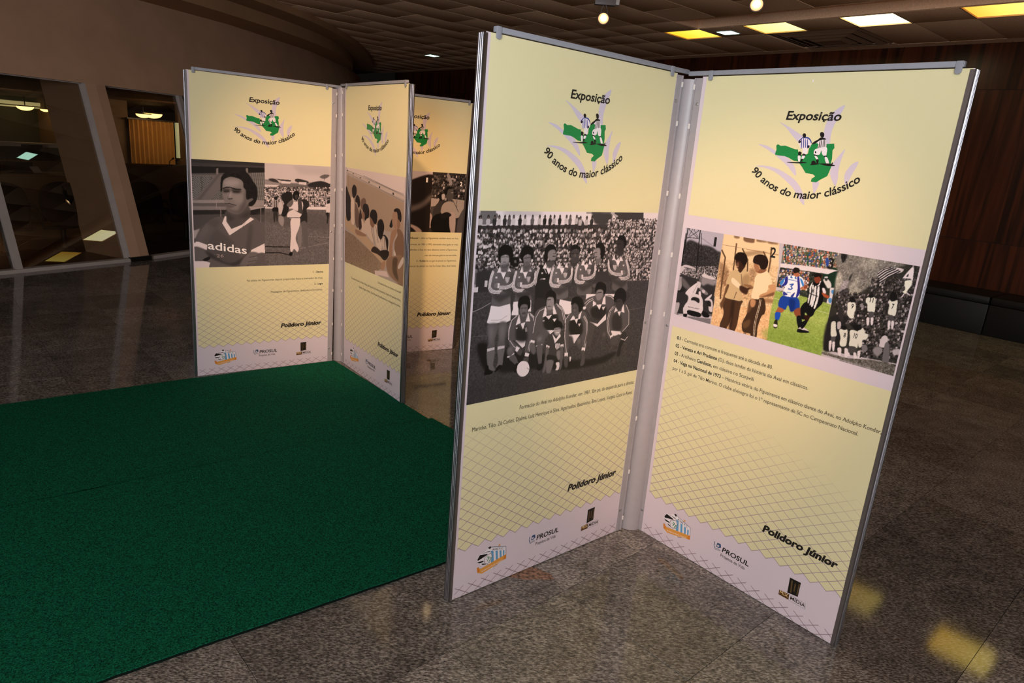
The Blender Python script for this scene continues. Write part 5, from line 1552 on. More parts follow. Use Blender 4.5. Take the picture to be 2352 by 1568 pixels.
# track spotlights hanging from the ceiling (two in view, two more light the panels from behind the camera)
def spotlight(loc, aim, label, strength=14., full=True):
    t = empty('track_spotlight', loc); tag(t, label, 'spotlight', 'track spotlights')
    d = (Vector(aim)-Vector(loc)).normalized(); q = d.to_track_quat('-Z', 'Y').to_matrix().to_4x4()
    top = HZ-loc[2]
    MB().box((-.11, -.035, .125), (.11, .035, .195), .008).build('gear_box', M_SPOTBODY, t)
    MB().box((.111, -.03, .135), (.15, .03, .19), .005).build('adapter', M_TAB, t)
    MB().tube([(-.04, 0, .193), (-.04, 0, top-.002)], .012, 10).build('drop_stem', M_SPOTBODY, t)
    y = MB()
    for s_ in (-1, 1):
        y.tube([(s_*.012, 0, .126), (s_*.026, 0, .10), (s_*.03, 0, .075), (s_*.045, 0, .02)], .0035, 6)
    y.build('yoke', M_SPOTBODY, t)
    b = MB(q)
    ringp = [(.022, .10), (.03, .085), (.045, .045), (.058, .01), (.062, 0.0), (.062, -.012), (.056, -.012)]
    n = 24; vs = []; fs = []
    for r_, z in ringp:
        for k in range(n): vs.append((r_*math.cos(2*math.pi*k/n), r_*math.sin(2*math.pi*k/n), z))
    for i in range(len(ringp)-1):
        for k in range(n): fs.append((i*n+k, i*n+(k+1) % n, (i+1)*n+(k+1) % n, (i+1)*n+k))
    fs.append(tuple(range(n)))
    b.add(vs, fs, True); b.build('lamp_housing', M_SPOTBODY, t)
    b = MB(q); vs = [(0, 0, .03)]+[(.02*math.cos(2*math.pi*k/n), .02*math.sin(2*math.pi*k/n), .02) for k in range(n)]+[(.054*math.cos(2*math.pi*k/n), .054*math.sin(2*math.pi*k/n), -.006) for k in range(n)]
    fs = [(0, 1+k, 1+(k+1) % n) for k in range(n)]+[(1+k, 1+(k+1) % n, 1+n+(k+1) % n, 1+n+k) for k in range(n)]
    b.add(vs, fs, True); b.build('reflector', mat_emit('lit reflector', (255, 160, 84), strength*.085), t)
    b = MB(q); b.tube([(0, 0, .012), (0, 0, -.002)], [.012, .026], 16); b.build('bulb', mat_emit('bulb', (255, 226, 170), strength*.5), t)
    return t
spotlight((.685, 7.864, 3.1), (-.1, 2.6, .6), 'lit track spotlight hanging above the near stand, left of two')
spotlight((1.934, 6.665, 3.1), (.9, 2.2, .4), 'lit track spotlight cut by the top edge above the near stand, right of two')
spotlight((.35, .2, 3.1), (.72, 2.80, .92), 'track spotlight out of view above the photographer')
spotlight((-.35, 1.7, 3.1), (-1.15, 4.85, 1.05), 'track spotlight out of view above the green carpet')
spotlight((-.67, 6.06, 3.1), (-1.2, 4.0, .9), 'track spotlight out of view above the gap between the stands')

# ================================================================ carpets
def carpet(name, pts, label, z):
    root = empty(name, (pts[0][0], pts[0][1], 0)); tag(root, label, 'carpet', 'green carpet runners')
    for part, z0, z1, mt in (('backing', .001, z-.003, M_EDGESHADE), ('pile', z-.003, z, M_CARPET)):  # lower layer is coloured dark as the shade along the carpet edge
        bm = bmesh.new(); r = random.Random(len(label)); vs = []; n = len(pts)
        for i in range(n):
            a, b = Vector(pts[i]), Vector(pts[(i+1) % n]); L_ = (b-a).length; m = max(int(L_/.03), 1)
            nn = Vector((-(b-a).y, (b-a).x)).normalized()
            for k in range(m):
                t = k/m; w = .0028*math.sin(t*L_*2.1+i)+r.uniform(-.0016, .0016)
                p = a.lerp(b, t)+nn*w*(1 if 0 < k else 0)-Vector(pts[0]); vs.append(bm.verts.new((p.x, p.y, z1)))
        f = bm.faces.new(vs)
        e = bmesh.ops.extrude_face_region(bm, geom=[f])
        for v in [g_ for g_ in e['geom'] if isinstance(g_, bmesh.types.BMVert)]: v.co.z = z0
        bmesh.ops.recalc_face_normals(bm, faces=bm.faces)
        m = bpy.data.meshes.new(part); bm.to_mesh(m); bm.free(); place(part, m, mt, root)
M_EDGESHADE = mat('carpet edge shade', (10, 22, 18), .95, spec=.1)  # edge and seam shadow of the carpets, put into the colour
carpet('carpet_runner', [(-1.352, 4.905), (-.482, 3.916), (-1.965, 2.706), (-4.0, 1.053), (-4.8, 1.95), (-2.943, 3.600), (-2.135, 4.290)], 'far dark green carpet runner, reaching the foot of the far stand', .008)
carpet('carpet_runner', [(-.462, 3.924), (.485, 2.957), (-.195, 2.430), (-1.159, 1.672), (-3.0, .23), (-4.02, 1.012), (-1.961, 2.682)], 'near dark green carpet runner, with its cut edge on bare granite', .014)

# ================================================================ upholstered bench along the wooden wall
for s0, lab in ((-3.21, 'black upholstered bench block by the wooden wall, nearer the edge of the near stand'),
                (-2.01, 'black upholstered bench block by the wooden wall, cut by the right edge of the photo')):
    b_ = empty('wall_bench', G(s0+.6, 9.82, 0), TH)
    tag(b_, lab, 'bench', 'black benches along the wooden wall')
    MB().box((-.596, -.35, .0), (.596, .34, .37), .012).build('base', M_BENCH, b_)
    MB().box((-.596, -.355, .371), (.596, .34, .465), .03).build('seat_cushion', M_BENCH, b_)
# ================================================================ behind the glass
def inner(k, x, d): return bay(k, x, 0, 0)+outv(k)*d
def auditorium_seat(p, ang, label):
    """black seat on a post, seen from behind"""
    t = empty('auditorium_seat', (p.x, p.y, .012), ang); tag(t, label, 'chair', 'black seats behind the glass')
    b = bmesh.new()                                         # rounded square backrest, convex to the rear
    nx, nz = 14, 14; g = [[None]*(nx+1) for _ in range(nz+1)]
    for layer in (0, 1):
        for j in range(nz+1):
            for i in range(nx+1):
                u = i/nx*2-1; v = j/nz*2-1
                # squircle mapping
                x = u*math.sqrt(1-v*v*.42); z = v*math.sqrt(1-u*u*.42)
                y = -.035*(1-u*u)*(1-v*v)-.02+.05*x*x if layer == 0 else .03+.05*x*x
                g[j][i] = b.verts.new((x*.27, y+.10*(z*.5), .57+z*.27))
        if layer == 0: g0 = [r_[:] for r_ in g]
        for j in range(nz):
            for i in range(nx): b.faces.new((g[j][i], g[j][i+1], g[j+1][i+1], g[j+1][i]))
    for i in range(nx):
        b.faces.new((g0[0][i], g0[0][i+1], g[0][i+1], g[0][i])); b.faces.new((g0[nz][i], g0[nz][i+1], g[nz][i+1], g[nz][i]))
    for j in range(nz):
        b.faces.new((g0[j][0], g0[j+1][0], g[j+1][0], g[j][0])); b.faces.new((g0[j][nx], g0[j+1][nx], g[j+1][nx], g[j][nx]))
    bmesh.ops.recalc_face_normals(b, faces=b.faces)
    m = bpy.data.meshes.new('backrest'); b.to_mesh(m); b.free(); m.polygons.foreach_set('use_smooth', [True]*len(m.polygons))
    place('backrest', m, M_FABRIC, t)
    MB().box((-.24, .08, .36), (.24, .48, .43), .03).build('seat', M_FABRIC, t)
    MB().box((-.27, -.01, .27), (.27, .06, .31), .012).build('seat_tray', M_BLACKP, t)
    for s_ in (-1, 1):
        MB().tube([(s_*.26, .05, .30), (s_*.29, .06, .50), (s_*.29, .12, .56), (s_*.29, .36, .56)], .014, 8).build('armrest', M_BLACKP, t)
    m = MB(); m.tube([(0, .12, 0), (0, .12, .40)], .03, 12); m.tube([(0, .12, .30), (0, .04, .36), (0, .03, .46)], .02, 8)
    m.build('post', M_BLACKP, t)
    MB().tube([(0, .12, 0), (0, .12, .02)], [.14, .12], 16).build('foot_plate', M_BLACKP, t)
    return t
FL = Matrix.Translation(VV[-1]) @ Matrix.Rotation(R(dirs[-1]), 4, 'Z')     # x along the left window bay, y into the room
BA = R(dirs[-1])
for x, y, lab in ((2.36, 1.02, 'black auditorium seat seen whole through the window left of the wide mullion'),
                  (1.68, .98, 'black auditorium seat by the left edge of the photo, behind the thin window bar'),
                  (3.40, 1.02, 'black auditorium seat just right of the wide mullion'),
                  (4.10, 1.06, 'black auditorium seat behind the glass next to the edge of the far stand')):
    p = FL @ Vector((x, y, 0)); auditorium_seat(p, BA, lab)
def desk(x0, x1, y, top, name, lab):
    c = empty(name, FL @ Vector(((x0+x1)/2, y, .012)), BA); tag(c, lab, 'counter', 'beige counters behind the glass'); w_ = (x1-x0)/2
    MB().box((-w_, 0, 0), (w_, .04, top)).build('front_panel', M_COUNTER, c)
    MB().box((-w_, .0, top), (w_, .50, top+.03), .006).build('worktop', M_COUNTER, c)
    MB().box((-w_, .40, 0), (w_, .44, top)).build('back_panel', M_COUNTER, c)
    return c
desk(-.6, 3.30, 2.0, .82, 'counter', 'beige counter behind the seats in the left window')
desk(3.45, 7.0, 2.0, .96, 'counter', 'beige counter behind the seats in the right window')
for x, w_, lab in ((1.95, .50, 'dark monitor on the counter at the left edge of the photo'), (2.42, .40, 'dark monitor on the counter in the left window, by the fin')):
    m = empty('monitor', FL @ Vector((x, 2.22, .868)), BA+R(6)); tag(m, lab, 'monitor', 'monitors on the counter')
    MB().box((-w_/2, -.02, .02), (w_/2, .02, .14), .006).build('casing', M_BLACKP, m)
    MB().box((-w_/2+.015, -.024, .03), (w_/2-.015, -.02, .13)).build('screen', M_SCREEN, m)
    mm = MB().box((-.03, -.0, .0), (.03, .02, .06)); mm.box((-.11, -.08, 0), (.11, .08, .012), .003); mm.build('stand', M_BLACKP, m)
pp = empty('paper_sheet', FL @ Vector((2.60, 2.12, .912)), BA+.4); tag(pp, 'small white paper sheet leaning on the counter by the fin', 'paper')
MB(Matrix.Rotation(R(50), 4, 'X')).box((-.07, -.05, -.0), (.07, .05, .002)).build('sheet', M_WHITELAM, pp)
d2 = desk(.2, 4.2, 3.2, .92, 'counter', 'brown counter row farther back in the left window, below the pale shelf')
for x, lab in ((3.28, 'open laptop on the far counter, right of the bright reflection'), (2.62, 'open laptop on the far counter at the left edge of the photo')):
    t = empty('laptop', FL @ Vector((x, 3.36, .966)), BA+R(8)); tag(t, lab, 'laptop', 'laptops on the far counter')
    MB().box((-.16, -.1, 0), (.16, .1, .018), .004).build('keyboard_base', M_GREYMET, t)
    MB(Matrix.Translation((0, .10, .015)) @ Matrix.Rotation(R(-12), 4, 'X')).box((-.16, 0, 0), (.16, .012, .20), .004).build('lid', M_GREYMET, t)
    MB(Matrix.Translation((0, .098, .015)) @ Matrix.Rotation(R(-12), 4, 'X')).box((-.145, -.001, .015), (.145, .0005, .185)).build('screen', M_SCREEN, t)
sh = empty('shelf', FL @ Vector((2.2, 3.75, 1.155)), BA); tag(sh, 'pale horizontal shelf crossing the left window', 'shelf')
MB().box((-2.4, 0, -.028), (2.0, .25, .03), .004).build('board', M_WHITELAM, sh)
MB().box((-2.4, .04, -1.14), (2.0, .10, -.028)).build('support_panel', M_INTDARK, sh)
MB(FL).box((-2.4, 6.25, .0), (4.75, 6.3, 2.1)).build('wall_inner_left', M_INTDARK, kind='structure')
m = MB(FL).box((4.75, 4.6, .0), (5.45, 4.7, 2.1)); m.box((4.75, 4.6, 0), (4.8, 6.3, 2.1)); m.build('wall_inner_right', M_INTWALL, kind='structure')
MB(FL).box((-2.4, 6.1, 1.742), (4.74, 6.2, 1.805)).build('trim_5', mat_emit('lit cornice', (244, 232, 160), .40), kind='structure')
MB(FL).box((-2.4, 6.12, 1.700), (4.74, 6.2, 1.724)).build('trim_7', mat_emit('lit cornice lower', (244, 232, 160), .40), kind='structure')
cu = empty('curtain', FL @ Vector((5.85, 4.5, .1)), BA); tag(cu, 'ochre curtain lit from above in the right window', 'curtain')
n = 60; A_ = [(-.45+.88*i/n, .03*math.sin(i*1.05)) for i in range(n+1)]
MB().add([(x, y, 0) for x, y in A_]+[(x, y, 1.56) for x, y in A_]+[(x, y+.01, 0) for x, y in A_]+[(x, y+.01, 1.56) for x, y in A_],
         [(i, i+1, n+2+i, n+1+i) for i in range(n)]+[(2*n+2+i, 3*n+3+i, 3*n+4+i, 2*n+3+i) for i in range(n)], True).build('fabric', M_CURTAIN, cu)
MB().box((-.5, -.04, 1.56), (.5, .03, 1.585)).build('rail', M_GREYMET, cu)
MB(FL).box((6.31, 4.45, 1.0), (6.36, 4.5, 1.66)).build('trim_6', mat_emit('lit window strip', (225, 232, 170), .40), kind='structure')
MB(FL).box((6.36, 4.45, 0), (9.5, 4.55, 2.1)).build('wall_inner_end', M_INTWALL, kind='structure')
sp = empty('loudspeaker', FL @ Vector((4.86, 2.0, 1.50)), BA+.3); tag(sp, 'black loudspeaker hanging tilted behind the right window', 'loudspeaker')
Mt = Matrix.Rotation(R(-16), 4, 'Y')
MB(Mt).box((-.06, -.10, 0), (.06, .10, .34), .015).build('cabinet', M_BLACKP, sp)
MB(Mt).box((-.05, -.11, .02), (.05, -.10, .32), .004).build('grille', M_FABRIC, sp)
MB(Mt).box((-.012, -.01, .34), (.012, .01, .50)).build('bracket', M_GREYMET, sp)
mi = empty('microphone', FL @ Vector((4.55, 2.15, 1.006))); tag(mi, 'small dark desk microphone on the right counter', 'microphone')
MB().tube([(0, 0, 0), (0, 0, .015)], .05, 16).build('base', M_BLACKP, mi)
MB().tube([(0, 0, .015), (.01, 0, .07), (.05, .0, .10)], .006, 8).build('gooseneck', M_BLACKP, mi)
MB().tube([(.05, 0, .10), (.075, 0, .12)], [.012, .014], 10).build('capsule', M_BLACKP, mi)
for x, d, z, sc, lab in ((4.36, 5.85, 1.72, .9, 'larger lit dome lamp seen through the left window'), (4.64, 5.75, 1.70, .55, 'smaller lit dome lamp seen through the left window'),
                  (6.76, 5.85, 1.80, 1.25, 'larger lit dome lamp seen through the right window'), (6.30, 5.45, 1.77, .95, 'smaller lit dome lamp seen through the right window')):
    if sc == 0: continue
    p = FL @ Vector((x, d, z)); t = empty('dome_lamp', p); tag(t, lab, 'ceiling lamp', 'lit dome lamps behind the glass')
    r_ = .145*sc; n = 20; vs = []; fs = []
    for j in range(7):
        a = j/6*math.pi/2
        for i in range(n): vs.append((r_*math.cos(a)*math.cos(2*math.pi*i/n), r_*math.cos(a)*math.sin(2*math.pi*i/n), -.075*sc*math.sin(a)))
    for j in range(6):
        for i in range(n): fs.append((j*n+i, j*n+(i+1) % n, (j+1)*n+(i+1) % n, (j+1)*n+i))
    MB().add(vs, fs, True).build('glass_bowl', mat_emit('lit bowl', (255, 206, 120), 5), t)
    MB().tube([(0, 0, 0), (0, 0, .02)], [r_*1.05, r_*1.05], 20).build('rim', M_GREYMET, t)
    MB().tube([(0, 0, .02), (0, 0, 1.90-z)], .008, 6).build('stem', M_GREYMET, t)
light('inner_room_fill', 'AREA', FL @ Vector((5.85, 3.55, 1.80)), 8, (1, .70, .40), FL @ Vector((5.85, 4.6, .95)), 1.0, .2)  # unseen area fill, added to light the curtain
light('inner_room_fill', 'AREA', FL @ Vector((2.9, 4.3, 1.84)), 6, (1, .85, .62), FL @ Vector((2.9, 5.6, .9)), 2.0, .2)  # second added fill, for the back of the inner room

# ================================================================ text -> flat mesh
_tc = {}
def text_shape(s, bold=0., res=3):
    key = (s, bold, res)
    if key in _tc: return _tc[key]
    cu_ = bpy.data.curves.new('t', 'FONT'); cu_.body = s; cu_.size = 1; cu_.offset = bold; cu_.resolution_u = res; cu_.fill_mode = 'FRONT'
    o = bpy.data.objects.new('t', cu_); COL.objects.link(o)
    dg = bpy.context.evaluated_depsgraph_get(); dg.update()
    me = bpy.data.meshes.new_from_object(o.evaluated_get(dg))
    V = [(v.co.x, v.co.y) for v in me.vertices]; Fc = [tuple(p.vertices) for p in me.polygons]
    bpy.data.objects.remove(o, do_unlink=True); bpy.data.curves.remove(cu_); bpy.data.meshes.remove(me)
    _tc[key] = (V, Fc); return _tc[key]
_adv = {}
def advance(ch, bold=0.):
    if ch not in _adv:
        a = text_shape('|'+ch+'|')[0]; b = text_shape('||')[0]
        _adv[ch] = (max(v[0] for v in a)-max(v[0] for v in b))
    return _adv[ch]

# ================================================================ display stands
class Panel:
    """one wing: maps poster coordinates (u right, v up, metres) to the stand"""
    def __init__(s, x, y, t, lean, skew, dz, dh, org):
        s.o = Vector((x, y, max(dz, 0.001)))-Vector(org)
        U = Vector((math.cos(t), math.sin(t), 0)); N = Vector((-math.sin(t), math.cos(t), 0))
        V = Vector((0, 0, 1+dh))+U*skew+N*lean
        s.M = Matrix(((U.x, N.x, V.x, s.o.x), (U.y, N.y, V.y, s.o.y), (U.z, N.z, V.z, s.o.z), (0, 0, 0, 1)))
def flat(P, name, mtl, parent, polys, depth):
    """printed shapes: polygons in (u, v) at a given height above the board face"""
    mb = MB(P.M)
    for q in polys:
        mb.add([(a, -depth, b) for a, b in q], [tuple(range(len(q)))])
    m = bpy.data.meshes.new(name); m.from_pydata(mb.v, [], mb.f); m.materials.append(mtl)
    return place(name, m, None, parent)
def rect(u0, v0, u1, v1): return [(u0, v0), (u1, v0), (u1, v1), (u0, v1)]
def put_text(P, name, s, u0, v0, u1=None, h=None, parent=None, mtl=None, bold=0., shear=0., depth=.0022, right=None, v1=None, res=3):
    """text from u0 (baseline v0) to u1; h = cap height; right-aligned if right is given"""
    V, Fc = text_shape(s, bold, res)
    xs = [v[0] for v in V]; x0, x1 = min(xs), max(xs)
    sy = h/.70
    sx = (u1-u0)/(x1-x0) if u1 is not None else sy*.80
    if right is not None: u0 = right-(x1-x0)*sx
    dv = ((v1-v0)/(u1-u0)) if v1 is not None else 0
    vs = [(u0+(x-x0)*sx+y*sy*shear, -depth, v0+y*sy+(x-x0)*sx*dv) for x, y in V]
    mb = MB(P.M).add(vs, Fc)
    m = bpy.data.meshes.new(name); m.from_pydata(mb.v, [], mb.f); m.materials.append(mtl or M_INK)
    return place(name, m, None, parent)
def paint_mesh(P, name, c, parent, depth):
    h, w = c.h, c.w
    us = c.u0+np.arange(w)*c.px_u; vs = c.v0+np.arange(h)*c.px_v
    Mx = np.array(P.M)
    UU, VV_ = np.meshgrid(us, vs)
    co = np.stack([UU.ravel(), np.full(w*h, -depth), VV_.ravel(), np.ones(w*h)], 1) @ Mx.T
    idx = np.arange(w*h).reshape(h, w)
    q = np.stack([idx[:-1, :-1], idx[:-1, 1:], idx[1:, 1:], idx[1:, :-1]], -1).reshape(-1, 4)
    me = bpy.data.meshes.new(name); me.vertices.add(w*h); me.vertices.foreach_set('co', co[:, :3].ravel())
    me.loops.add(q.size); me.loops.foreach_set('vertex_index', q.ravel())
    me.polygons.add(len(q)); me.polygons.foreach_set('loop_start', np.arange(0, q.size, 4)); me.polygons.foreach_set('loop_total', np.full(len(q), 4))
    me.update(calc_edges=True)
    a = me.color_attributes.new('Col', 'FLOAT_COLOR', 'POINT')
    x = np.clip(c.a.reshape(-1, 3)/255, 0, 1)**1.22; lin = np.where(x <= .04045, x/12.92, ((x+.055)/1.055)**2.4)
    a.data.foreach_set('color', np.concatenate([lin, np.ones((w*h, 1))], 1).ravel().astype(np.float32))
    me.materials.append(M_PRINT)
    return place(name, me, None, parent)
def vcol_mesh(P, name, items, parent, depth):
    """items: (polygon, rgb) in painting order; per-face colours, one hair of height per layer"""
    mb = MB(P.M); cols = []
    for k, (q, c) in enumerate(items):
        mb.add([(a, -(depth+k*.000006), b) for a, b in q], [tuple(range(len(q)))]); cols += [(*srgb(c), 1)]*len(q)
    me = bpy.data.meshes.new(name); me.from_pydata(mb.v, [], mb.f)
    a = me.color_attributes.new('Col', 'FLOAT_COLOR', 'POINT'); a.data.foreach_set('color', [x for c in cols for x in c])
    me.materials.append(M_PRINT)
    return place(name, me, None, parent)
def stroke_polys(pts, wd):
    out = []
    for i in range(len(pts)-1):
        a, b = Vector(pts[i]), Vector(pts[i+1]); d = (b-a)
        if d.length < 1e-7: continue
        d.normalize(); n = Vector((-d.y, d.x))*wd/2; e = d*wd*.2
        out.append([tuple(a-n-e), tuple(b-n+e), tuple(b+n+e), tuple(a+n-e)])
    return out
def art_polys(art):
    out = []
    for line in art.strip().split('\n'):
        f = line.split('|'); t = f[0].split(); P_ = pts_of(f[1]); nums = [k for k in t[1:] if k[0] not in 'ab']
        c = tuple(float(x) for x in nums[0].split(',')); c = c if len(c) == 3 else c*3
        if t[0] == 's': out.append(([tuple(p) for p in smooth(P_, 4)], c))
        elif t[0] == 'p': out.append(([tuple(p) for p in P_], c))
        elif t[0] == 'l':
            for q in stroke_polys([tuple(p) for p in P_], float(nums[1])*.0011): out.append((q, c))
    return out
LOGO = art_polys(ART['LOGO']); SPON = art_polys(ART['SPON'])
ARC = [(.2711, 1.6622), (.4890, 1.5833), (.6730, 1.6588)]
def circ(a, b, c):
    ax, ay = a; bx, by = b; cx, cy = c; d = 2*(ax*(by-cy)+bx*(cy-ay)+cx*(ay-by))
    ux = ((ax*ax+ay*ay)*(by-cy)+(bx*bx+by*by)*(cy-ay)+(cx*cx+cy*cy)*(ay-by))/d
    uy = ((ax*ax+ay*ay)*(cx-bx)+(bx*bx+by*by)*(ax-cx)+(cx*cx+cy*cy)*(bx-ax))/d
    return ux, uy, math.hypot(ax-ux, ay-uy)
def arc_text(P, parent, s='90 anos do maior clássico', size=.0375):
    cx, cy, r_ = circ(*ARC)
    a0 = math.atan2(ARC[0][1]-cy, ARC[0][0]-cx); a1 = math.atan2(ARC[2][1]-cy, ARC[2][0]-cx)
    tot = sum(advance(ch) for ch in s); mb = MB(P.M); x = 0
    for ch in s:
        w_ = advance(ch); a = a0+(a1-a0)*(x+w_/2)/tot
        if ch != ' ':
            V, Fc = text_shape(ch, .020); sc = (a1-a0)*r_/tot*1.0; sy = size
            tx, ty = -math.sin(a), math.cos(a); nx, ny = -math.cos(a), -math.sin(a)
            vs = []
            for px_, py_ in V:
                lx = (px_-w_/2)*sc+py_*sy*.14; ly = py_*sy
                vs.append((cx+r_*math.cos(a)+tx*lx+nx*ly, -.0024, cy+r_*math.sin(a)+ty*lx+ny*ly))
            mb.add(vs, Fc)
        x += w_
    m = bpy.data.meshes.new('arc_title'); m.from_pydata(mb.v, [], mb.f); m.materials.append(M_INK)
    place('arc_title', m, None, parent)
CREAM = (217, 209, 167)
def net_print(P, parent, vtop, uL=.02, uR=.924, diag=0., base=CREAM, line=(160, 142, 150)):
    """chain-link pattern of the poster: a lattice that fades upwards"""
    items = []; hu, hv = .0307, .0208; u00 = .0568-2*hu
    def clipseg(a, b, lo, hi):
        (x0, y0), (x1, y1) = a, b
        if x0 > x1: x0, y0, x1, y1 = x1, y1, x0, y0
        if x1 <= lo or x0 >= hi: return None
        if x0 < lo: y0 += (y1-y0)*(lo-x0)/(x1-x0); x0 = lo
        if x1 > hi: y1 = y0+(y1-y0)*(hi-x0)/(x1-x0); x1 = hi
        return (x0, y0), (x1, y1)
    j = 0
    while .197+j*hv < vtop+.3*abs(diag):
        for i in range(-3, 36):
            if (i+j) % 2: continue
            a = (u00+i*hu, .197+j*hv)
            for sg in (-1, 1):
                b = (a[0]+sg*hu, a[1]+hv); s_ = clipseg(a, b, uL, uR)
                if not s_: continue
                um = (s_[0][0]+s_[1][0])/2; vt = vtop-diag*(um-.2)
                f = 1-((a[1]-.197)/(vt-.197)); 
                if f <= 0.02: continue
                f = min(f*1.15, 1)**.75
                c = tuple(base[k]*(1-f)+line[k]*f for k in range(3))
                for q in stroke_polys(list(s_), .0024): items.append((q, c))
        j += 1
    for i in range(-1, 34, 2):                                  # cut-off strip at the foot
        a = (.0704-2*hu+(i)*hu, .0345)
        for sg in (-1, 1):
            for q0, q1 in (((a[0], a[1]), (a[0]+sg*.019, a[1]+.0125)), ((a[0], a[1]), (a[0]+sg*hu, a[1]-hv)), ((a[0]+sg*hu, a[1]-hv), (a[0]+sg*(hu-.019), a[1]-hv-.0125))):
                s_ = clipseg(q0, q1, uL, uR)
                if s_:
                    for q in stroke_polys(list(s_), .0026): items.append((q, (150, 130, 136)))
    for nm, its in (('net_pattern_print', [x for x in items if x[0][0][1] > .15]), ('net_strip_print', [x for x in items if x[0][0][1] <= .15])):
        mb = MB(P.M); cols = []
        for q, c in its:
            mb.add([(x, -.0013, y) for x, y in q], [tuple(range(len(q)))]); cols += [(*srgb(c), 1)]*len(q)
        me = bpy.data.meshes.new(nm); me.from_pydata(mb.v, [], mb.f)
        at = me.color_attributes.new('Col', 'FLOAT_COLOR', 'POINT'); at.data.foreach_set('color', [x for c in cols for x in c])
        me.materials.append(M_PRINT); place(nm, me, None, parent)
def cream_poly(v_hi):
    """lower cream field with the zig-zag foot of the net"""
    pts = [(.924, v_hi), (.020, v_hi)]; hu = .0307
    pts.append((.020, .205)); i = 0; u = .0568-hu
    while u < .924:
        if u > .02: pts.append((u, .197 if i % 2 else .2178))
        u += hu; i += 1
    pts.append((.924, .205)); return pts
def sponsor_prints(P, parent, du=0., detail=True):
    items = [([(a+du, b) for a, b in q], c) for q, c in SPON]
    for nm, lo, hi in (('crest_emblem', 0, .3), ('company_emblem', .3, .6), ('agency_emblem', .6, 1)):
        vcol_mesh(P, nm, [(q, c) for q, c in items if lo <= q[0][0] < hi], parent, .0015)
    for s_, a, b, h, m_, bo, nm in ((('PROSUL', (.4223, .1229), (.5469, .1219), .0215, M_INK, .018, 'sponsor_name'), ('Projetos de Vida', (.3975+.022, .0985), (.5334, .0985), .0145, M_INKSOFT, .0, 'sponsor_line'),
                                     ('MÍDIA', (.7352, .0856), (.7953, .0856), .0145, M_INKSOFT, .01, 'sponsor_name'), ('MIX', (.6915, .0866), (.7255, .0866), .014, M_REDINK, .0, 'sponsor_name'),
                                     ('AVAÍ F.C.', (.1887, .1535), (.2471, .1405), .0095, M_INK, .01, 'crest_lettering'), ('90 ANOS DO MAIOR CLÁSSICO', (.1435, .0735), (.2440, .0885), .0055, M_WHITEINK, .0, 'crest_lettering'),
                                     ('M', (.7215, .116), (.7625, .116), .052, M_REDINK, -.03, 'sponsor_initial')) if detail else ()):
        if nm == 'sponsor_initial': continue
        put_text(P, nm, s_, a[0]+du, a[1], b[0]+du, h, parent, m_, bo, .12 if s_ == 'PROSUL' else 0, .0019, v1=b[1])
CANV = dict(A=(.016, .761, .925, 1.4615, .0026), B=(.012, .787, .925, 1.459, .0028), C=(.018, .992, .925, 1.459, .0028), D=(.018, .790, .925, 1.461, .0018), E=(.0216, 1.0566, .905, 1.419, .0018))
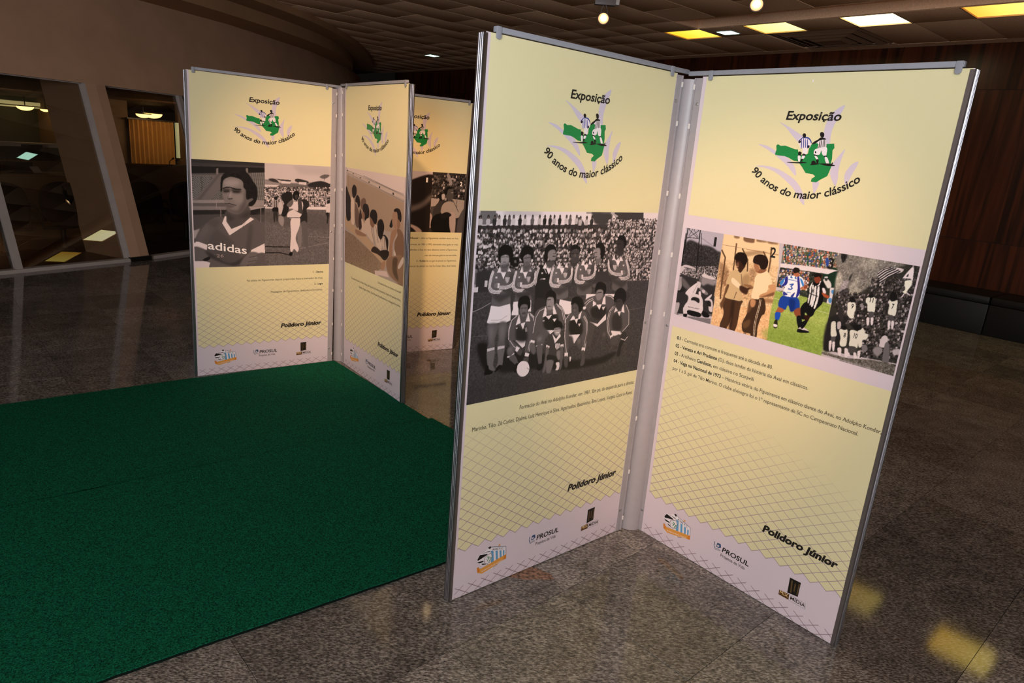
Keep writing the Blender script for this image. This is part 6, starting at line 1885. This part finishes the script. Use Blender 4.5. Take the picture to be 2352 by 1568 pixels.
def build_wing(stand, org, key, x, y, t, lean, skew, dz, dh, dw, free, plabel):
    P = Panel(x, y, t, lean, skew, dz, dh, org); Wd = .9284+dw
    brd = MB(P.M).box((.004, 0, 0), (Wd-.004, .026, 1.992)).build('poster_panel', M_BOARD, stand, label=plabel)
    flat(P, 'poster_sheet', M_PAPER, brd, [rect(.002, .001, Wd-.002, 1.993)], .0006)
    if key == 'E':
        fields = [rect(.0215, 1.4710, .918, 1.993), cream_poly(1.0045)]
    else:
        fields = [rect(.020, CANV[key][3]-.001, .925, 1.993), cream_poly(CANV[key][1]+.001)]
    for f_, nm_ in zip(fields, ('upper_cream_field', 'lower_cream_field')): flat(P, nm_, M_CREAM, brd, [f_], .0010)
    c = Canvas(*CANV[key], base=(198, 188, 194), seed=ord(key)); paint(c, ART[key]); edges(c)
    paint_mesh(P, 'photograph_print', c, brd, .0014)
    net_print(P, brd, {'A': .66, 'B': .74, 'C': .62, 'D': .72, 'E': .80}[key], diag={'E': .30}.get(key, 0.))
    vcol_mesh(P, 'exhibition_emblem', LOGO, brd, .0015)
    put_text(P, 'title_lettering', 'Exposição', .3738, 1.8432, .5671, .0285, brd, M_INK, .024, .16, .0024)
    arc_text(P, brd)
    put_text(P, 'signature_lettering', 'Polidoro Júnior', .5747, .3035, .8720, .0290, brd, M_INK, .045, .20, .0020)
    sponsor_prints(P, brd)
    # aluminium edge profile on the free side: ribbed channel
    e0, e1 = ((-.006, .0075) if free == 'L' else (Wd-.0135, Wd+.002))
    pr = MB(P.M); sx = e0 if free == 'L' else e1
    pr.box((e0, -.0032, 0), (e1, 0.0, 1.990)); pr.box((e0, .026, 0), (e1, .030, 1.990))
    out = (e0-.001, e0+.003) if free == 'L' else (e1-.003, e1+.001)
    pr.box((out[0], -.0032, 0), (out[1], .030, 1.990))
    for k in range(3):
        yy = .003+k*.009; w0 = out[0]-.0016 if free == 'L' else out[1]; pr.box((w0, yy, 0), (w0+.0016, yy+.0035, 1.990))
    pr.build('edge_profile', M_ALU, stand)
    # inner flange with screws and tabs
    sgn = 1 if free == 'L' else -1
    f0 = Wd-.004 if free == 'L' else .004
    fl_ = MB(P.M); a, b = (f0, f0+.035) if sgn > 0 else (f0-.035, f0)
    fl_.box((a, -.0016, 0), (b, .0016, 1.988)); fl_.build('flange', M_STEEL, stand)
    lip = MB(P.M); l0 = (b-.006, b) if sgn > 0 else (a, a+.006)
    lip.box((l0[0], -.006, 0), (l0[1], -.0016, 1.988)); lip.build('flange_lip', M_STEEL, stand)
    us = f0+sgn*.010
    for v in (.107, 1.0, 1.893):
        MB(P.M).tube([(us, -.0016, v), (us, -.0046, v), (us, -.0062, v)], [.0058, .0056, .003], 12).build('screw', M_SCREW, stand)
    ut = f0+sgn*.031
    for v in (.065, .30, .56, .80, 1.045, 1.30, 1.54, 1.81, 1.955):
        MB(P.M).box((ut-.004, -.010, v-.010), (ut+.004, -.0055, v+.010), .0015).build('tab', M_TAB, stand)
    # top rail with two hook clips
    r0_, r1_ = (.034, Wd+.062) if free == 'L' else (-.062, Wd-.030)
    MB(P.M).box((r0_, -.0075, 1.996), (r1_, .0085, 2.013), .003).build('top_rail', M_RAIL, stand)
    for cu0 in ((.034, .877) if free == 'L' else (.034, Wd-.051)):
        w_ = .019
        cl = MB(P.M); cl.box((cu0, -.0125, 1.983), (cu0+w_, -.0072, 2.013), .0022)
        cl.prism([(cu0+.001, 1.986), (cu0+.001, 1.981), (cu0+.005, 1.977), (cu0+w_-.005, 1.977), (cu0+w_-.001, 1.981), (cu0+w_-.001, 1.986)], -.0120, -.0078, axis=1)
        cl.build('hook_clip', M_RAIL, stand)
    return P, brd
def post(stand, org, c, r_=.047):
    m = MB(); n = 28
    m.tube([(c[0]-org[0], c[1]-org[1], .001), (c[0]-org[0], c[1]-org[1], 1.99)], r_, n); m.build('corner_post', M_STEEL, stand)

STF = (-1.325, 4.962, 0)
far_stand = empty('display_stand', STF); tag(far_stand, 'far display stand of three poster panels at the corner of the green carpet', 'display stand', 'exhibition poster stands')
post(far_stand, STF, STF, .050)
PA, bA = build_wing(far_stand, STF, 'A', -2.1464, 4.3361, .6342, -.0042, .0103, 0, -.006, .0019, 'L', 'poster panel with portrait of a man in a dark jersey and a pitch scene')
PB, bB = build_wing(far_stand, STF, 'B', -1.2711, 4.8782, -.9052, -.0062, -.0049, .0007, 0, -.0016, 'R', 'poster panel with men lying in a row along a wall')
PC, bC = build_wing(far_stand, STF, 'C', -1.2975, 5.0403, .5269, -.0107, .0203, 0, -.001, 0, 'R', 'poster panel with two dark photographs numbered 1 and 2, half hidden')
STN = (.632, 2.882, 0)
near_stand = empty('display_stand', STN); tag(near_stand, 'near display stand of two large poster panels on bare granite', 'display stand', 'exhibition poster stands')
post(near_stand, STN, (STN[0]-.002, STN[1]-.012), .060)
PD, bD = build_wing(near_stand, STN, 'D', -.1542, 2.1858, .7016, .0062, .0031, .004, .0044, .003, 'L', 'poster panel with a football team photograph')
PE, bE = build_wing(near_stand, STN, 'E', .6783, 2.8161, -.8562, -.0244, .0034, 0, .0022, -.0033, 'R', 'poster panel with a row of four numbered photographs')

# ---- captions
def cap(P, b, s, v, u0=None, right=None, u1=None, h=.0125, bold=0., m=None, shear=0.):
    put_text(P, 'caption_text', s, u0 or 0, v, u1, h, b, m or M_INKSOFT, bold, shear, .0021, right=right)
cap(PD, bD, 'Formação do Avaí no Adolpho Konder, em 1981.. Em pé, da esquerda para a direita:', .7290, u0=.2667, u1=.9140, h=.0165)
cap(PD, bD, 'Marinho, Tião, Zé Carlos, Djalma, Luiz Henrique e Silva. Agachados: Baianinho, Bira Lopes, Vargas, Caco e Alves.', .6830, u0=.0508, u1=.9125, h=.0165)
def seg(P, b, v, parts, h):
    for s, u0, u1, bold in parts: cap(P, b, s, v, u0=u0, u1=u1, h=h, bold=.022 if bold else .002, m=M_INK if bold else M_INKSOFT)
seg(PE, bE, .9540, [('01', .0524, .0700, True), ('- Carreata era comum e frequente até a década de 80.', .0790, .4942, False)], .0148)
seg(PE, bE, .9195, [('02', .0512, .0690, True), ('-', .0755, .0800, False), ('Veneza e Ari Prudente', .0850, .2560, True), ('(D), duas lendas da história do Avaí em clássicos.', .2620, .6405, False)], .0148)
seg(PE, bE, .8850, [('03', .0522, .0690, True), ('- Artilheiro', .0755, .1590, False), ('Genilson,', .1650, .2380, True), ('em clássivo no Scarpelli', .2440, .4275, False)], .0148)
seg(PE, bE, .8520, [('04', .0517, .0690, True), ('-', .0755, .0800, False), ('Vaga no Nacional de 1973', .0850, .2850, True), ('– Histórica vitória do Figueirense em clássico diante do Avaí, no Adolpho Konder,', .2920, .9110, False)], .0148)
seg(PE, bE, .8180, [('por 1 a 0, gol de Tião Marino. O clube alvinegro foi o 1º representante de SC no Campeonato Nacional.', .0526, .8405, False)], .0148)
cap(PA, bA, '1 - Dacica', .6985, u0=.8078, u1=.8821, h=.0140, bold=.015, m=M_INK)
cap(PA, bA, 'Foi atleta do Figueirense depois preparador físico e treinador do Avaí.', .6535, u0=.3429, u1=.8811, h=.0140)
cap(PA, bA, '2 - Legra', .6095, u0=.8175, u1=.8818, h=.0140, bold=.015, m=M_INK)
cap(PA, bA, 'Massagista do Figueirense, dedicado e folclórico.', .5648, u0=.5042, u1=.8813, h=.0140)
cap(PB, bB, 'Comissão do Avaí em clássico no Scarpelli', .7370, u0=.5566, u1=.8894, h=.0140)
cap(PB, bB, 'Da esquerda para a direita: Veiga, João Santos, Zé Carlos (treinador), Djalma (Preparador físico),', .6850, u0=.1300, u1=.8924, h=.0140)
cap(PB, bB, 'Cláudio Wagner, Mário, Tito, Miranda, Flávio Roberto e o massagista Ferreirinha.', .6450, u0=.2617, u1=.8894, h=.0140)
cap(PC, bC, '1 - Albeneir -', .9380, u0=.4490, u1=.5560, h=.0145, bold=.015, m=M_INK)
cap(PC, bC, 'ídolo no Figueirense, também atuou no Avaí,', .9380, u0=.5640, u1=.8912, h=.0145)
cap(PC, bC, 'Figueirense, de 1982 a 1992, marcando cinco gols no rival,', .8880, u0=.4490, u1=.8908, h=.0145)
cap(PC, bC, '1992 defendeu o Avaí em dois clássicos contra o Figueirense,', .8450, u0=.4300, u1=.8890, h=.0145)
cap(PC, bC, 'mas não marcou gols no seu ex-clube.', .8000, u0=.6063, u1=.8860, h=.0145)
cap(PC, bC, '2 - Rubão', .7550, u0=.5383, u1=.6170, h=.0145, bold=.015, m=M_INK)
cap(PC, bC, 'fez um gol de pênalti no Figueirense.', .7550, u0=.6220, u1=.8876, h=.0145)
cap(PC, bC, 'O Avaí a marcar de pênalti no rival foi César Silva, duas vezes.', .7130, u0=.4100, u1=.8888, h=.0145)
# lettering inside the photographs
def num(P, b, s, u0, v, u1, h, m, bold=.03, shear=0., v1=None): put_text(P, 'number_print', s, u0, v, u1, h, b, m, bold, shear, .0021, v1=v1)
put_text(PA, 'jersey_lettering', 'adidas', .0987, .8865, .3452, .0520, bA, M_WHITEINK, .012, 0, .0021, v1=.8460)
num(PA, bA, '26', .1519, .8280, .1959, .0200, M_GREYINK, -.005)
num(PC, bC, '1', .5745, 1.379, .5905, .034, M_WHITEINK); num(PC, bC, '2', .8640, 1.362, .8860, .034, M_WHITEINK)
for s, u0, v, u1, h, m_ in (('1', .1605, 1.3655, .1715, .036, M_INK), ('2', .405, 1.3640, .4255, .036, M_INK), ('3', .620, 1.3625, .6405, .036, M_INK),
                            ('9', .7270, 1.2440, .7345, .0165, M_INK), ('11', .7815, 1.2780, .7925, .0150, M_INK), ('7', .8515, 1.2720, .8585, .0165, M_INK),
                            ('8', .7225, 1.1415, .7295, .0155, M_INK), ('10', .7560, 1.1475, .7675, .0170, M_INK)):
    num(PE, bE, s, u0, v, u1, h, m_, .02)
flat(PE, 'scuff_mark', M_WHITEINK, bE, [[(.4465, 1.9735), (.449, 1.972), (.4505, 1.9665), (.448, 1.9645), (.4455, 1.967)]], .0024)
